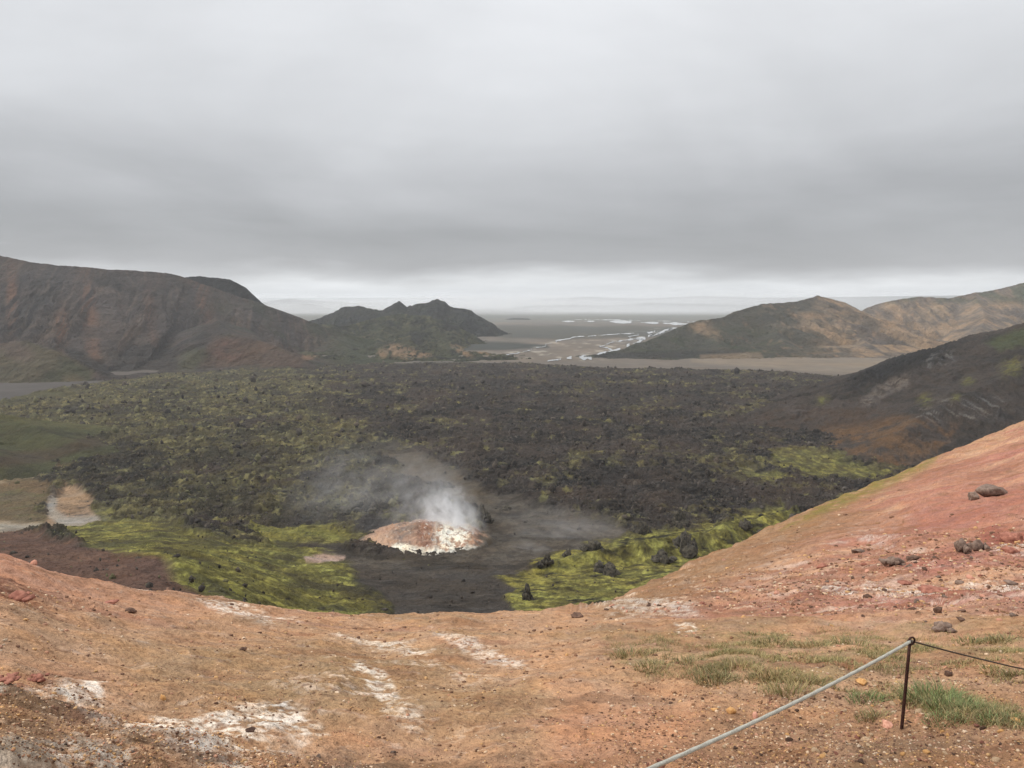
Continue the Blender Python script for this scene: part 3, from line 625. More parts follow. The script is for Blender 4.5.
# ---- steaming mound
p = pick(valley_xyz, 420, 551)
n = 240; a, bb = np.meshgrid(np.linspace(-1.25, 1.25, n), np.linspace(-1.25, 1.25, n))
sc = p[1] / F
mX = p[0] + a * 70 * sc; mY = p[1] + 22 + bb * 34
r = np.hypot(a, bb * 1.0) + .10 * fbm(a * 3, bb * 3, 3, 120)
H = 7.6 * np.clip(1 - r ** 1.8, -.4, 1) * (.62 + .38 * blob(a, bb, .05, .1, .45, .9, 0, .9) + .30 * blob(a, bb, .78, 0, .3, .6, 0, .9)) - 2.0 * blob(a, bb, .45, -.25, .22, .55, 0, .9)
mZ = p[2] + .5 - 7 * ss(.98, 1.22, r) + H + (3.4 * fbm(a * 4, bb * 3, 5, 121, .6) + 1.3 * rid(a * 14, bb * 14, 4, 122, .6)) * (.25 + .75 * ss(1.05, .7, r))
nn = fbm(a * 5, bb * 5, 4, 123); fn = fbm(a * 14, bb * 14, 4, 124)
C = np.ones(a.shape + (3,)) * lin((160, 128, 106)); C = mixc(C, (132, 92, 72), ss(-.5, .1, nn + fn) * (blob(a, bb, .12, -.1, .24, .8) + blob(a, bb, .78, -.3, .2, .5)).clip(0, 1) * .9)
C = mixc(C, (112, 100, 92), blob(a, bb, -.3, -.1, .22, .8) * .8 * ss(-.4, .2, nn))
C = mixc(C, (178, 146, 120), blob(a, bb, -.75, -.5, .3, .5) * .7)
C = mixc(C, (224, 218, 200), (blob(a, bb, .46, -.1, .26, .9) * ss(-.4, .1, nn + fn) + strip(a * 60, bb * 34, [(-20, -26), (0, -32), (25, -32), (45, -22), (60, -22)], 6) * ss(-.3, .2, fn + .3)).clip(0, 1) * .95)
C = mixc(C, (212, 206, 196), ss(.25, .5, fn) * blob(a, bb, .3, 0, .8, .9) * .8)
C = mixc(C, (70, 64, 58), blob(a, bb, 1.05, 0, .25, .8) * ss(-.3, .2, nn))
C = mixc(C, (84, 76, 66), ss(.80, 1.02, r + .15 * fn))
grid_obj('mound', mX, mY, mZ, C, ground_mat('mound_crust', (3., .8), .5, var=.18))

# ================================================================ NEAR HILL
NC, NR = 1250, 1050
us = np.r_[-np.geomspace(3.2, .76, 60)[:-1], np.linspace(-.76, .76, NC - 118), np.geomspace(.76, 3.2, 60)[1:]]
cre = np.array([(-300, 530, 15), (-150, 538, 16), (0, 552, 17), (60, 572, 18), (130, 586, 19), (200, 596, 20), (280, 606, 21), (380, 615, 22), (480, 614, 22), (560, 611, 22), (600, 606, 25), (640, 588, 32), (700, 560, 45), (760, 533, 55), (820, 506, 65), (880, 481, 75), (940, 456, 82), (1024, 421, 95), (1150, 372, 110), (1350, 300, 130)], float)
cu, ct = ray(cre[:, 0], cre[:, 1])
o_ = np.argsort(cu); Yc = np.interp(us, cu[o_], cre[o_, 2]); tcr = np.interp(us, cu[o_], ct[o_])
k = np.hanning(31); k /= k.sum(); sm = lambda v: np.convolve(np.pad(v, 15, 'edge'), k, 'valid')
Yc = sm(Yc); tcr = sm(tcr)
bre = np.array([(560, 611), (600, 607), (700, 602), (800, 598), (900, 593), (1024, 586), (1150, 578), (1350, 565)], float)
bu, bt = ray(bre[:, 0], bre[:, 1]); bt = np.interp(us, bu, bt); Yb = np.minimum(Yc, 21.); bt = np.where(us < bu[0], tcr, np.minimum(bt, tcr))
HE = 1.65; sf = -bt - HE / Yb
Yg = np.zeros((NR, NC)); Z = np.zeros((NR, NC)); nr1, nr2 = 60, 860
for i in range(NC):
    yf = np.exp(np.linspace(math.log(1.6), math.log(Yc[i]), 1200))
    tf = np.where(yf < Yb[i], -(HE / yf + sf[i]), bt[i] + (tcr[i] - bt[i]) * (np.log(yf / Yb[i]) / max(math.log(Yc[i] / Yb[i]), 1e-6)).clip(0, 1) ** .85)
    tf = tf + np.arange(1200) * 1e-7
    t0 = -.66
    tv = np.r_[np.linspace(tf[0], t0, nr1, endpoint=False), np.linspace(t0, tf[-1], nr2)]
    y1 = np.interp(tv, tf, yf); z1 = tv * y1
    dd = np.linspace(0, 1, NR - nr1 - nr2 + 1)[1:] ** 1.6 * 260
    s_end = (tf[-1] * yf[-1] - tf[-40] * yf[-40]) / (yf[-1] - yf[-40])
    y2 = yf[-1] + dd; z2 = z1[-1] + s_end * dd - np.minimum(dd ** 2 / 12, .45 * dd)
    Yg[:, i] = np.r_[y1, y2]; Z[:, i] = np.r_[z1, z2]
X = us[None, :] * Yg
PX, PY = proj(X, Yg, Z)
n4 = fbm(X / 4, Yg / 4, 4, 130); n1_ = fbm(X / 1.1, Yg / 1.1, 4, 131); nf = fbm(X / .3, Yg / .3, 4, 132); nff = fbm(X / .08, Yg / .08, 3, 133)
n12 = fbm(X / 13, Yg / 13, 4, 134)
wx = PX + 26 * n4 + 18 * n1_ + 12 * nf; wy = PY + 8 * n4 + 8 * n1_ + 6 * nf
far = ss(16, 40, Yg)
rockz = (pm(wx, wy, [(690, 592), (760, 575), (850, 555), (900, 540), (1200, 500), (1200, 615), (900, 618), (760, 614)], 8) * .8 + pm(wx, wy, [(-100, 685), (60, 678), (130, 720), (250, 745), (330, 760), (320, 800), (-100, 800)], 10) * .7
         + pm(wx, wy, [(760, 690), (1200, 640), (1200, 800), (690, 800)], 14) * .6 + blob(wx, wy, 30, 600, 70, 14) * .7).clip(0, 1)
Z = Z + .22 * n4 * (1 + far) + .09 * n1_ - .07 * np.maximum(rid((X - .4 * Yg) / 1.6, (Yg + .3 * X) / 6, 4, 127, .6) - .25, 0) + .030 * nf + .009 * nff + .05 * np.maximum(rid(X / .7, Yg / .7, 4, 139, .6) - .1, 0) * ss(-.1, .3, n4) + .3 * n12 * far
f1, f2, cid = wor(X / .22, Yg / .22, 135)
Z = Z + rockz * (.035 * cid * ss(0, .3, f2 - f1) + .05 * np.maximum(rid(X / .5, Yg / .5, 3, 136), 0)) + .05 * far * cid * rockz
Z = Z + .02 * np.maximum(rid((X + .6 * Yg) / .9, Yg / .5, 3, 137), 0)
PX, PY = proj(X, Yg, Z)
C = np.ones(X.shape + (3,)) * lin((180, 138, 104))
C = mixc(C, (160, 126, 92), ss(-.1, .4, n4)); C = mixc(C, (188, 144, 108), ss(.0, .4, n1_) * .6)
C = mixc(C, (196, 156, 122), ss(.1, .5, fbm(X / 5, Yg / 2.5, 5, 128, .6)) * .7); C = mixc(C, (150, 100, 76), ss(.1, .45, fbm(X / 3.5, Yg / 2, 5, 129, .6)) * .6)
C = mixc(C, (184, 128, 102), ss(640, 560, wy) * ss(420, 100, PX) * .8)
C = mixc(C, (150, 122, 84), pm(wx, wy, [(100, 640), (400, 650), (560, 690), (520, 740), (350, 720), (150, 700)], 25) * .45)
C = mixc(C, (178, 124, 92), pm(wx, wy, [(560, 690), (700, 700), (720, 768), (540, 800)], 22) * .6)
C = mixc(C, (150, 112, 82), pm(wx, wy, [(700, 700), (860, 700), (1200, 680), (1200, 800), (680, 800)], 18) * .8)
C = mixc(C, (128, 100, 70), pm(wx, wy, [(860, 740), (960, 745), (1000, 800), (840, 800)], 12) * .6)
# red slope
red = pm(wx, wy, [(590, 612), (640, 585), (760, 530), (1200, 360), (1200, 610), (900, 622), (700, 618)], 8)
streak = fbm((X + .35 * Yg) / 14, (Yg - .5 * X) / 3, 4, 138)
Cr = np.ones(C.shape) * lin((172, 122, 98)); Cr = mixc(Cr, (174, 114, 98), ss(-.1, .4, n12)); Cr = mixc(Cr, (196, 150, 118), ss(.0, .4, streak) * .9); Cr = mixc(Cr, (148, 98, 78), ss(.05, .4, -streak) * .8); Cr = mixc(Cr, (214, 180, 160), ss(.15, .4, fbm((X + .35 * Yg) / 3, (Yg - .5 * X) / 1.2, 4, 147)) * ss(480, 560, PY) * .7)
edge_ = poly(PX, PY, [(590, 612), (640, 588), (700, 560), (760, 533), (820, 506), (880, 481), (940, 456), (1024, 421), (1200, 360), (1200, 700), (590, 700)])
Cr = mixc(Cr, (142, 110, 74), ss(55, 5, edge_ + 14 * n12 + 10 * streak) * ss(980, 800, PX) * .8)
Cr = mixc(Cr, (168, 106, 90), pm(wx, wy, [(900, 500), (1200, 440), (1200, 560), (1000, 560), (920, 540)], 14) * .6)
C = mixc(C, Cr, red)
C = mixc(C, (122, 112, 44), pm(PX + 5 * n1_, PY + 4 * n1_ + 3 * nf, [(780, 530), (850, 488), (900, 462), (950, 445), (930, 466), (890, 486), (840, 508)], 4) * ss(-.5, .1, n1_) * .85)
C = mixc(C, (150, 82, 66), blob(wx, wy, 1005, 540, 30, 8) * .7)
# white and pink crusts
nfp = fbm(X / .14, Yg / .14, 4, 145, .6)
def crust(P, s=5): return pm(wx, wy, P, s)
cr_w = (crust([(0, 700), (60, 690), (115, 684), (100, 702), (40, 712), (0, 712)]) + crust([(85, 722), (150, 720), (230, 722), (300, 712), (310, 728), (240, 745), (200, 752), (120, 748)]) * 1.2
        + crust([(20, 755), (80, 745), (140, 758), (120, 800), (10, 800)]) + crust([(140, 735), (230, 740), (300, 748), (240, 768), (170, 760)]) + crust([(0, 690), (50, 684), (30, 700), (0, 704)]) + crust([(255, 712), (290, 714), (330, 735), (300, 742)])
        + crust([(205, 604), (260, 612), (300, 622), (270, 624), (225, 616)], 3) * .9 + crust([(120, 582), (170, 588), (160, 592), (125, 588)], 2) * .8
        + crust([(330, 635), (400, 645), (440, 655), (430, 662), (370, 650)], 3) * .8 + crust([(365, 668), (395, 680), (400, 700), (385, 708), (370, 690)], 4) * .9
        + crust([(440, 640), (500, 652), (530, 664), (480, 660)], 3) * .6 + crust([(390, 700), (430, 715), (420, 730), (385, 722)], 4) * .5
        + crust([(600, 612), (640, 600), (700, 603), (690, 610)], 2.5) * .6 + crust([(680, 632), (700, 628), (705, 634), (685, 638)], 1.5)
        + crust([(820, 592), (870, 582), (930, 590), (1100, 575), (1100, 590), (940, 602), (860, 600)], 4) * .9 + crust([(985, 548), (1020, 540), (1100, 535), (1100, 552), (1000, 556)], 3) * .7
        + crust([(860, 540), (900, 534), (905, 542), (870, 548)], 3) * .4).clip(0, 1.2)
C = mixc(C, (240, 228, 214), (cr_w * ss(-.38, .42, .7 * nf + nfp + .4 * nff + .5 * n1_ )).clip(0, 1) * .92)
cr_p = ss(.08, .35, fbm(X / 1.5, Yg / .8, 5, 140, .6)) * (ss(480, 100, PX) * ss(640, 720, PY) + red * ss(520, 600, PY) + blob(wx, wy, 400, 690, 90, 50)).clip(0, 1)
C = mixc(C, (212, 184, 160), cr_p * ss(-.15, .2, nf + nfp) * .75)
spk = ss(.25, .5, nf + .3 * nff)
C = mixc(C, (204, 178, 160), spk * ss(700, 540, PX) * .35 * (1 - red)); C = mixc(C, (112, 78, 58), ss(.25, .5, -nf + .3 * nff) * .4)
C = mixc(C, (124, 86, 60), ss(.12, .4, -nfp + .5 * nf) * .45); C = mixc(C, (132, 94, 66), ss(.1, .4, fbm(X / 2.2, Yg / 1.2, 5, 146, .6)) * .6)
C = mixc(C, (104, 82, 62), pm(wx, wy, [(-100, 705), (70, 700), (110, 730), (180, 750), (340, 752), (480, 760), (480, 800), (-100, 800)], 10) * ss(-.2, .25, nf * .8 + .6 * n1_) * .7)
C = mixc(C, (122, 76, 56), (blob(wx, wy, 22, 598, 32, 12) + blob(wx, wy, 20, 680, 40, 9)).clip(0, 1) * ss(-.3, .2, nf) * .8)
C = mixc(C, (112, 72, 58), rockz * ss(.1, .4, fbm(X / .6, Yg / .6, 4, 141) - .15 * (1 - red)) * .6)
grs = pm(wx, wy, [(610, 642), (680, 650), (760, 632), (880, 628), (1200, 640), (1200, 672), (900, 668), (880, 690), (780, 690), (720, 672), (620, 668)], 10)
C = mixc(C, (132, 116, 76), grs * ss(-.1, .35, n1_ + .4 * nf) * .6)
near_xyz = (X, Yg, Z)
grid_obj('hillside', X, Yg, Z, C, M_near)
NPX, NPY = proj(X, Yg, Z)
def npick(px, py):
    sel = (slice(nr1 - 20, nr1 + nr2), slice(None))
    d = (NPX[sel] - px) ** 2 + (NPY[sel] - py) ** 2; k = np.unravel_index(np.argmin(d), d.shape)
    return np.array([X[sel][k], Yg[sel][k], Z[sel][k]])

# ---- rocks that stand out
M_rk = {
    'grey': simple_mat('grey_brown_rock', (92, 74, 64), (140, 118, 104), 6, .9, bump=.9, bscale=.15),
    'dark': simple_mat('dark_rock', (64, 46, 38), (116, 88, 72), 9, .9, bump=.9, bscale=.1),
    'red': simple_mat('red_rock', (122, 72, 58), (168, 112, 92), 8, .9, bump=.9, bscale=.1),
    'ochre': simple_mat('ochre_stone', (168, 118, 62), (204, 156, 96), 30, .9, bump=.8, bscale=.03),
    'tan': simple_mat('tan_stone', (142, 112, 84), (196, 168, 134), 30, .9, bump=.8, bscale=.03),
    'pink': simple_mat('pink_stone', (172, 112, 88), (208, 156, 132), 30, .9, bump=.8, bscale=.03),
}
rng = np.random.default_rng(21)
rocks = [  # px, py(base), half width px, height px, material, label
    (996, 496, 24, 15, 'grey', 'flat topped grey boulder standing alone high on the red slope'),
    (975, 500, 8, 9, 'grey', 'small grey block tucked under the left end of the lone flat boulder'),
    (963, 553, 9, 14, 'grey', 'upright grey broken rock left of the dark red hollow on the slope'),
    (980, 551, 9, 11, 'grey', 'grey rock leaning right of the upright broken one on the slope'),
    (1016, 541, 13, 13, 'red', 'dark red rock at the right edge of the frame on the red slope'),
    (1012, 553, 9, 6, 'red', 'low red rock on the pale patch under the dark red one'),
    (894, 566, 12, 8, 'grey', 'dark brown outcrop at the middle of the rocky band of the red slope'),
    (912, 560, 8, 6, 'dark', 'small dark brown rock right of the dark brown outcrop on red slope'),
    (823, 568, 7, 7, 'red', 'reddish rock alone at the left end of the rocky band'),
    (860, 553, 9, 5, 'grey', 'low grey pale rock above the rocky band of the red slope'),
    (906, 585, 9, 4, 'red', 'flat red stone just left of the long red slab'),
    (938, 593, 17, 7, 'red', 'long flat red slab lying on the white crust of the slope'),
    (960, 584, 6, 5, 'grey', 'rounded grey stone above the right end of the long red slab'),
    (1014, 585, 9, 5, 'grey', 'pale grey stone on white crust at the right edge of the frame'),
    (939, 613, 6, 7, 'dark', 'square dark stone below the long red slab'),
    (964, 612, 6, 4, 'dark', 'small dark stone right of the square dark one below the slab'),
    (962, 621, 6, 4, 'dark', 'dark stone directly under the small dark one on the lower slope'),
    (944, 632, 12, 7, 'grey', 'purplish brown mound of rock above the ring of the fence post'),
    (579, 618, 8, 5, 'dark', 'low dark rock on the crest in front of the bright moss'),
    (35, 557, 5, 7, 'pink', 'pale pink boulder perched on the crest at the far left'),
    (168, 592, 6, 5, 'dark', 'dark stone on the left crest below the brown slope'),
    (129, 612, 8, 5, 'dark', 'dark brown stone on the left hillside below the crest'),
    (110, 604, 8, 4, 'red', 'low reddish stone up and left of the dark brown one on the hillside'),
    (232, 605, 3, 3, 'dark', 'tiny black stone on the pale crust of the left crest'),
    (163, 700, 5, 7, 'ochre', 'lone ochre stone in the bare middle of the left hillside'),
    (242, 650, 6, 4, 'dark', 'flat dark stone in the middle of the hillside'),
    (755, 677, 7, 5, 'dark', 'black stone lying among the dry grass left of the fence rope'),
    (732, 714, 6, 8, 'ochre', 'rounded yellow ochre stone above the fence rope'),
    (715, 711, 6, 5, 'ochre', 'orange stone just left of the rounded yellow ochre stone'),
    (755, 718, 5, 7, 'pink', 'pinkish stone touching the view of the fence rope'),
    (863, 684, 8, 6, 'ochre', 'bright yellow stone just left of the fence post'),
    (888, 728, 9, 10, 'pink', 'pink triangular stone leaning at the foot of the fence post'),
    (941, 702, 6, 4, 'tan', 'pale stone at the lower edge of the bright green grass'),
    (949, 676, 6, 6, 'dark', 'dark stone above the bright green grass'),
    (1017, 722, 6, 4, 'ochre', 'yellow stone by the right edge of the frame below the grass'),
    (867, 742, 8, 5, 'tan', 'tan stone below and left of the fence post'),
    (250, 732, 8, 5, 'dark', 'olive dark stone lying on the white crust at lower left'),
    (8, 683, 12, 6, 'red', 'rough brown clod at the left edge of the hillside'),
    (36, 682, 10, 6, 'red', 'rough brown clod right of the one at the left edge'),
    (15, 602, 16, 7, 'red', 'reddish brown heap of clods at left below the crest'),
]
for px, py, hw, hp, mt, lb in rocks:
    p = npick(px, py); sc = p[1] / F
    if any(w_ in lb for w_ in ('outcrop at', 'clod', 'heap', 'broken', 'mound of')):
        Vs = []; Fs = []; off = 0; hw *= 1.35
        for q in range(16):
            t = rng.normal(0, .38, 2).clip(-.8, .8) if q else np.zeros(2); k_ = rng.uniform(.2, .45) if q else .6
            V, Fc = rock_vf(rng, 2, (hw * sc * k_, hw * sc * k_ * .8, hp * sc * k_ * 1.5), 18, .26)
            Vs.append(V + np.array([t[0] * hw * sc, t[1] * hw * sc * .9, -hp * sc * .1 + hp * sc * .35 * (1 - abs(t[0]))])); Fs.append(Fc + off); off += len(V)
        V = np.concatenate(Vs); Fc = np.concatenate(Fs)
    else:
        V, Fc = rock_vf(rng, 3 if hw > 7 else 2, (hw * sc, hw * sc * rng.uniform(.7, .95), hp * sc * .72), 16, .2)
    o = mesh_obj('rock' if hw > 7 else 'stone', V, Fc, M_rk[mt], smooth=False); o.location = (p[0], p[1] + hw * sc * .3, p[2] + hp * sc * .18); o.rotation_euler = (0, 0, rng.uniform(-.4, .4))
    tag(o, lb, 'rock' if hw > 7 else 'stone', 'rocks and stones that stand out on the hillside')
# group stones below the rope and post, and on the rocky band: alike, so they share a label
def stones(n, P, smin, smax, mats, label, group, seed):
    rng = np.random.default_rng(seed); protos = []
    for mt in mats:
        for _ in range(4):
            V, Fc = rock_vf(rng, 2, (1, rng.uniform(.6, .9), rng.uniform(.45, .7)), 12, .12); protos.append((V, Fc, mt))
    P = np.array(P, float); c = 0; meshes = {}
    while c < n:
        px = rng.uniform(P[:, 0].min(), P[:, 0].max()); py = rng.uniform(P[:, 1].min(), P[:, 1].max())
        if poly(np.array([px]), np.array([py]), P)[0] < 0: continue
        k = rng.integers(len(protos)); p = npick(px, py); s = p[1] / F * min(smax, smin * (1 + rng.exponential(.55)))
        if k not in meshes:
            o = mesh_obj('stone', protos[k][0], protos[k][1], M_rk[protos[k][2]], smooth=False); meshes[k] = o
        else:
            o = meshes[k].copy(); SC.collection.objects.link(o)
        o.scale = (s, s, s); o.location = (p[0], p[1], p[2] + s * .15); o.rotation_euler = (rng.uniform(-.3, .3), rng.uniform(-.3, .3), rng.uniform(0, 6.28))
        tag(o, label, 'stone', group); c += 1
stones(150, [(680, 722), (760, 700), (900, 690), (1040, 700), (1040, 775), (640, 775)], 2.2, 6, ('tan', 'ochre', 'tan', 'red', 'dark'), 'small angular stone among many on the brown soil round the fence post', 'small stones round the fence post', 31)
stones(70, [(720, 612), (830, 572), (900, 545), (1040, 560), (1040, 625), (900, 628)], 2.2, 6, ('red', 'dark', 'grey', 'pink'), 'small stone among many in the rocky band of the red slope', 'small stones of the rocky band', 32)
stones(40, [(0, 735), (200, 752), (420, 752), (420, 775), (0, 775)], 1.8, 4.5, ('tan', 'dark', 'grey'), 'small stone among many in the dark gravel at bottom left', 'small stones at the bottom left', 33)

stones(36, [(590, 606), (730, 597), (730, 611), (590, 614)], 1.5, 4, ('pink', 'red', 'pink', 'dark'), 'small pinkish stone among many along the crest before the red slope', 'small stones of the crest', 34)

# gravel: one object
rng = np.random.default_rng(41)
sel = slice(nr1 - 10, nr1 + nr2 - 4)
gx, gy, gz, gpx, gpy, gr, gred = (v[sel].ravel() for v in (X, Yg, Z, NPX, NPY, rockz, red))
w = (.10 + gr * 1.6 + .5 * pm(gpx, gpy, [(620, 680), (1100, 640), (1100, 800), (560, 800)], 30) + .5 * ss(.1, .4, fbm(gx / .8, gy / .8, 3, 150))) * ss(560, 640, gpy + 80 * gred)
NG = 44000; idx = rng.choice(len(w), NG, p=w / w.sum())
gb = [rock_vf(rng, 1, (1, .8, .6), 6, .1) for _ in range(10)]
szs = np.clip(rng.lognormal(-.15, .65, NG), .3, 3.6) * gy[idx] / F * .9
ch = rng.uniform(0, 1, NG); pal = [lin(c) for c in ((150, 112, 82), (212, 182, 150), (130, 94, 72), (112, 82, 64), (200, 156, 104), (186, 136, 108))]
Vs = []; Fs = []; Cs = []; off = 0
for i in range(NG):
    V, Fc = gb[i % 10]; a = rng.uniform(0, 6.28); c_, s_ = math.cos(a), math.sin(a); VV = V * szs[i]
    Vs.append(np.stack([VV[:, 0] * c_ - VV[:, 1] * s_, VV[:, 0] * s_ + VV[:, 1] * c_, VV[:, 2]], -1) + (gx[idx[i]], gy[idx[i]], gz[idx[i]] + .1 * szs[i])); Fs.append(Fc + off); off += len(V)
    Cs.append(np.tile(pal[int(ch[i] * 6) % 6] * rng.uniform(.8, 1.1), (len(V), 1)))
mesh_obj('gravel', np.concatenate(Vs), np.concatenate(Fs), M_near, np.concatenate(Cs), smooth=False, kind='stuff')

# ---- grass
def blades(rng, n, rad, h, cols, aspect=1., lean=.35, w=.0035):
    a = rng.uniform(0, 6.28, n); r = rad * np.sqrt(rng.uniform(0, 1, n))
    bx = r * np.cos(a); by = r * np.sin(a) * aspect; hh = h * rng.uniform(.45, 1.15, n) * (1 - .45 * (r / rad) ** 2)
    la = a + rng.normal(0, .9, n); ln = hh * lean * (rng.uniform(.2, 1.3, n) + r / rad)
    fa = rng.uniform(0, 3.14, n); ww = w * rng.uniform(.6, 1.3, n)
    B = np.stack([bx, by, -.01 + 0 * bx], -1); side = np.stack([np.cos(fa) * ww, np.sin(fa) * ww, 0 * fa], -1)
    T = B + np.stack([np.cos(la) * ln, np.sin(la) * ln, hh], -1); Mi = B * .5 + T * .5 + np.stack([-np.cos(la) * ln * .2, -np.sin(la) * ln * .2, hh * .12], -1)
    V = np.stack([B - side, B + side, Mi - side * .8, Mi + side * .8, T], 1).reshape(-1, 3)
    k = np.arange(n)[:, None] * 5
    Fc = np.concatenate([k + [0, 1, 3], k + [0, 3, 2], k + [2, 3, 4]])
    C = np.repeat(np.array([lin(c) for c in cols])[rng.integers(0, len(cols), n)] * rng.uniform(.7, 1.15, n)[:, None], 5, 0)
    return V, Fc, C
M_grass = bpy.data.materials.new('grass_blades'); M_grass.use_nodes = True; nt = M_grass.node_tree; b = nt.nodes['Principled BSDF']
b.inputs['Roughness'].default_value = .7; at = nd(nt, 'ShaderNodeVertexColor', layer_name='Col')
nz_ = nd(nt, 'ShaderNodeTexNoise'); nz_.inputs['Scale'].default_value = 5; mr_ = math_(nt, 'ADD', nz_.outputs['Fac'], .5)
vv = nd(nt, 'ShaderNodeVectorMath', operation='SCALE'); nt.links.new(at.outputs[0], vv.inputs[0]); nt.links.new(mr_, vv.inputs['Scale']); nt.links.new(vv.outputs[0], b.inputs['Base Color'])
DRY = [(148, 132, 76), (172, 150, 98), (124, 116, 62), (158, 136, 84), (112, 108, 60)]
OLV = [(116, 112, 66), (136, 122, 76), (98, 100, 56), (150, 134, 88)]
GRN = [(96, 112, 56), (114, 128, 66), (84, 98, 48), (132, 136, 80)]
rng = np.random.default_rng(51)
tuss = [  # px, py, half width px, height px, colours, label
    (634, 656, 17, 9, OLV, 'low olive tuft at the far left end of the dry grass band'),
    (655, 668, 16, 8, OLV, 'thin olive tuft below the left end of the grass band'),
    (690, 664, 14, 9, OLV, 'small olive tuft between the left end of the band and the first big tussock'),
    (717, 682, 17, 13, OLV, 'dark olive tussock left of the black stone'),
    (742, 668, 16, 10, DRY, 'straw tussock above the black stone'),
    (778, 680, 22, 15, DRY, 'large yellow straw tussock right of the black stone'),
    (792, 694, 20, 12, DRY, 'straw tussock just below the large yellow one'),
    (810, 684, 18, 11, DRY, 'straw tussock between the large yellow one and the rope'),
    (752, 636, 8, 6, OLV, 'tiny dark green plant at the back of the grass band'),
    (775, 644, 16, 8, OLV, 'low olive tuft behind the large yellow tussock'),
    (815, 648, 18, 8, OLV, 'low olive tuft at the back of the band near its middle'),
    (850, 646, 18, 9, OLV, 'low olive tuft at the back of the band left of the post top'),
    (880, 654, 16, 8, DRY, 'straw tuft right behind the top of the rope'),
    (846, 668, 16, 8, OLV, 'low tuft crossed by the rope near the post'),
    (876, 720, 14, 13, OLV, 'olive grass tussock at the left foot of the fence post'),
    (868, 700, 16, 10, GRN, 'greener low tuft left of the fence post'),
    (932, 700, 24, 20, GRN, 'tallest bright green grass tussock right beside the fence post'),
    (955, 708, 22, 14, GRN, 'bright green tussock right of the tallest one'),
    (978, 714, 20, 11, GRN, 'lower green tussock further right in the green patch'),
    (1005, 722, 20, 9, GRN, 'last green tuft of the patch toward the right edge'),
    (950, 722, 20, 8, GRN, 'short green tuft in front of the bright green tussock'),
    (975, 644, 16, 8, OLV, 'olive tuft behind the thin wire on the right'),
    (1004, 642, 14, 8, OLV, 'olive tuft behind the thin wire near the right edge'),
    (998, 672, 14, 7, DRY, 'straw tuft in front of the thin wire on the right'),
    (1016, 676, 12, 9, OLV, 'olive tuft at the right edge in front of the thin wire'),
    (925, 650, 14, 7, DRY, 'straw tuft right of the fence post top'),
]
for px, py, hw, hp, cs, lb in tuss:
    p = npick(px, py); sc = p[1] / F
    V, Fc, C = blades(rng, int(300 * hw / 16), hw * sc * 1.45, hp * sc * 1.0, cs + (DRY if cs is not GRN else []), .6, .8, .0032 * p[1] / 7)
    o = mesh_obj('grass_tussock', V, Fc, M_grass, C, smooth=False); o.location = p; tag(o, lb, 'grass tuft', 'grass tussocks on the hillside')
# thin scattered blades
w = ((pm(gpx, gpy, [(610, 645), (760, 630), (1100, 632), (1100, 680), (900, 672), (860, 700), (720, 680), (620, 668)], 12) * ss(.0, .4, fbm(gx / .7, gy / .7, 4, 160))
      + .5 * blob(gpx, gpy, 960, 708, 70, 12, 12)) + 1e-9) * (gpy < 760)
NB = 24000; idx = rng.choice(len(w), NB, p=w / w.sum())
V, Fc, C = blades(rng, NB, 1e-4, .085, OLV + DRY + DRY, 1., .7, .003); V = V.reshape(NB, 5, 3); V += np.stack([gx[idx], gy[idx], gz[idx]], -1)[:, None]
mesh_obj('grass', V.reshape(-1, 3), Fc, M_grass, C, smooth=False, kind='stuff')

# ---- rope fence: leaning iron post with ring, pale rope to the left, dark wire to the right
def tube(path, rad, sides=8, twist=0., ripple=0.):
    P = np.asarray(path, float); n = len(P); T = np.gradient(P, axis=0); T /= np.linalg.norm(T, axis=1)[:, None]
    up = np.tile([0.13, .2, .97], (n, 1)); A = np.cross(T, up); A /= np.linalg.norm(A, axis=1)[:, None]; B = np.cross(T, A)
    rad = np.broadcast_to(rad, (n,)); V = []
    ln = np.r_[0, np.cumsum(np.linalg.norm(np.diff(P, axis=0), axis=1))]
    for k in range(sides):
        a = 2 * math.pi * k / sides; rr = rad * (1 + ripple * np.cos(3 * (a - twist * ln)))
        V.append(P + rr[:, None] * (math.cos(a) * A + math.sin(a) * B))
    V = np.stack(V, 1).reshape(-1, 3)
    i = np.arange(n - 1)[:, None] * sides; j = np.arange(sides)[None]; jn = (j + 1) % sides
    Fc = np.stack([i + j, i + jn, i + sides + jn, i + sides + j], -1).reshape(-1, 4)
    c0 = len(V); V = np.vstack([V, P[0], P[-1]])
    cap = [(c0, (k + 1) % sides, k, k) for k in range(sides)] + [(c0 + 1, (n - 1) * sides + k, (n - 1) * sides + (k + 1) % sides, (n - 1) * sides + (k + 1) % sides) for k in range(sides)]
    return V, Fc, cap
def tube_obj(name, path, rad, mat, parent, sides=10, **k):
    V, Fc, cap = tube(path, rad, sides, **k)
    me = bpy.data.meshes.new(name); faces = [tuple(f) for f in Fc] + [f[:3] for f in cap]
    me.from_pydata([tuple(v) for v in V], [], faces); me.update(); me.polygons.foreach_set('use_smooth', [True] * len(me.polygons)); me.materials.append(mat)
    o = bpy.data.objects.new(name, me); SC.collection.objects.link(o); o.parent = parent; return o
M_iron = simple_mat('rusty_iron', (42, 26, 24), (76, 48, 40), 60, .7, .3, .5, .01)
M_rope = simple_mat('weathered_rope', (138, 136, 126), (178, 176, 164), 120, .9, 0, .6, .006)
M_wire = simple_mat('dark_rope', (64, 54, 48), (92, 80, 70), 90, .9, 0, .5, .006)
pb = npick(902, 728); YP = pb[1]
top = W(910, 641, YP); fence = bpy.data.objects.new('rope_fence', None); SC.collection.objects.link(fence); fence.location = pb
tag(fence, 'leaning rusty iron post carrying a pale rope, set in the stony soil', 'rope fence')
top_l = top - pb
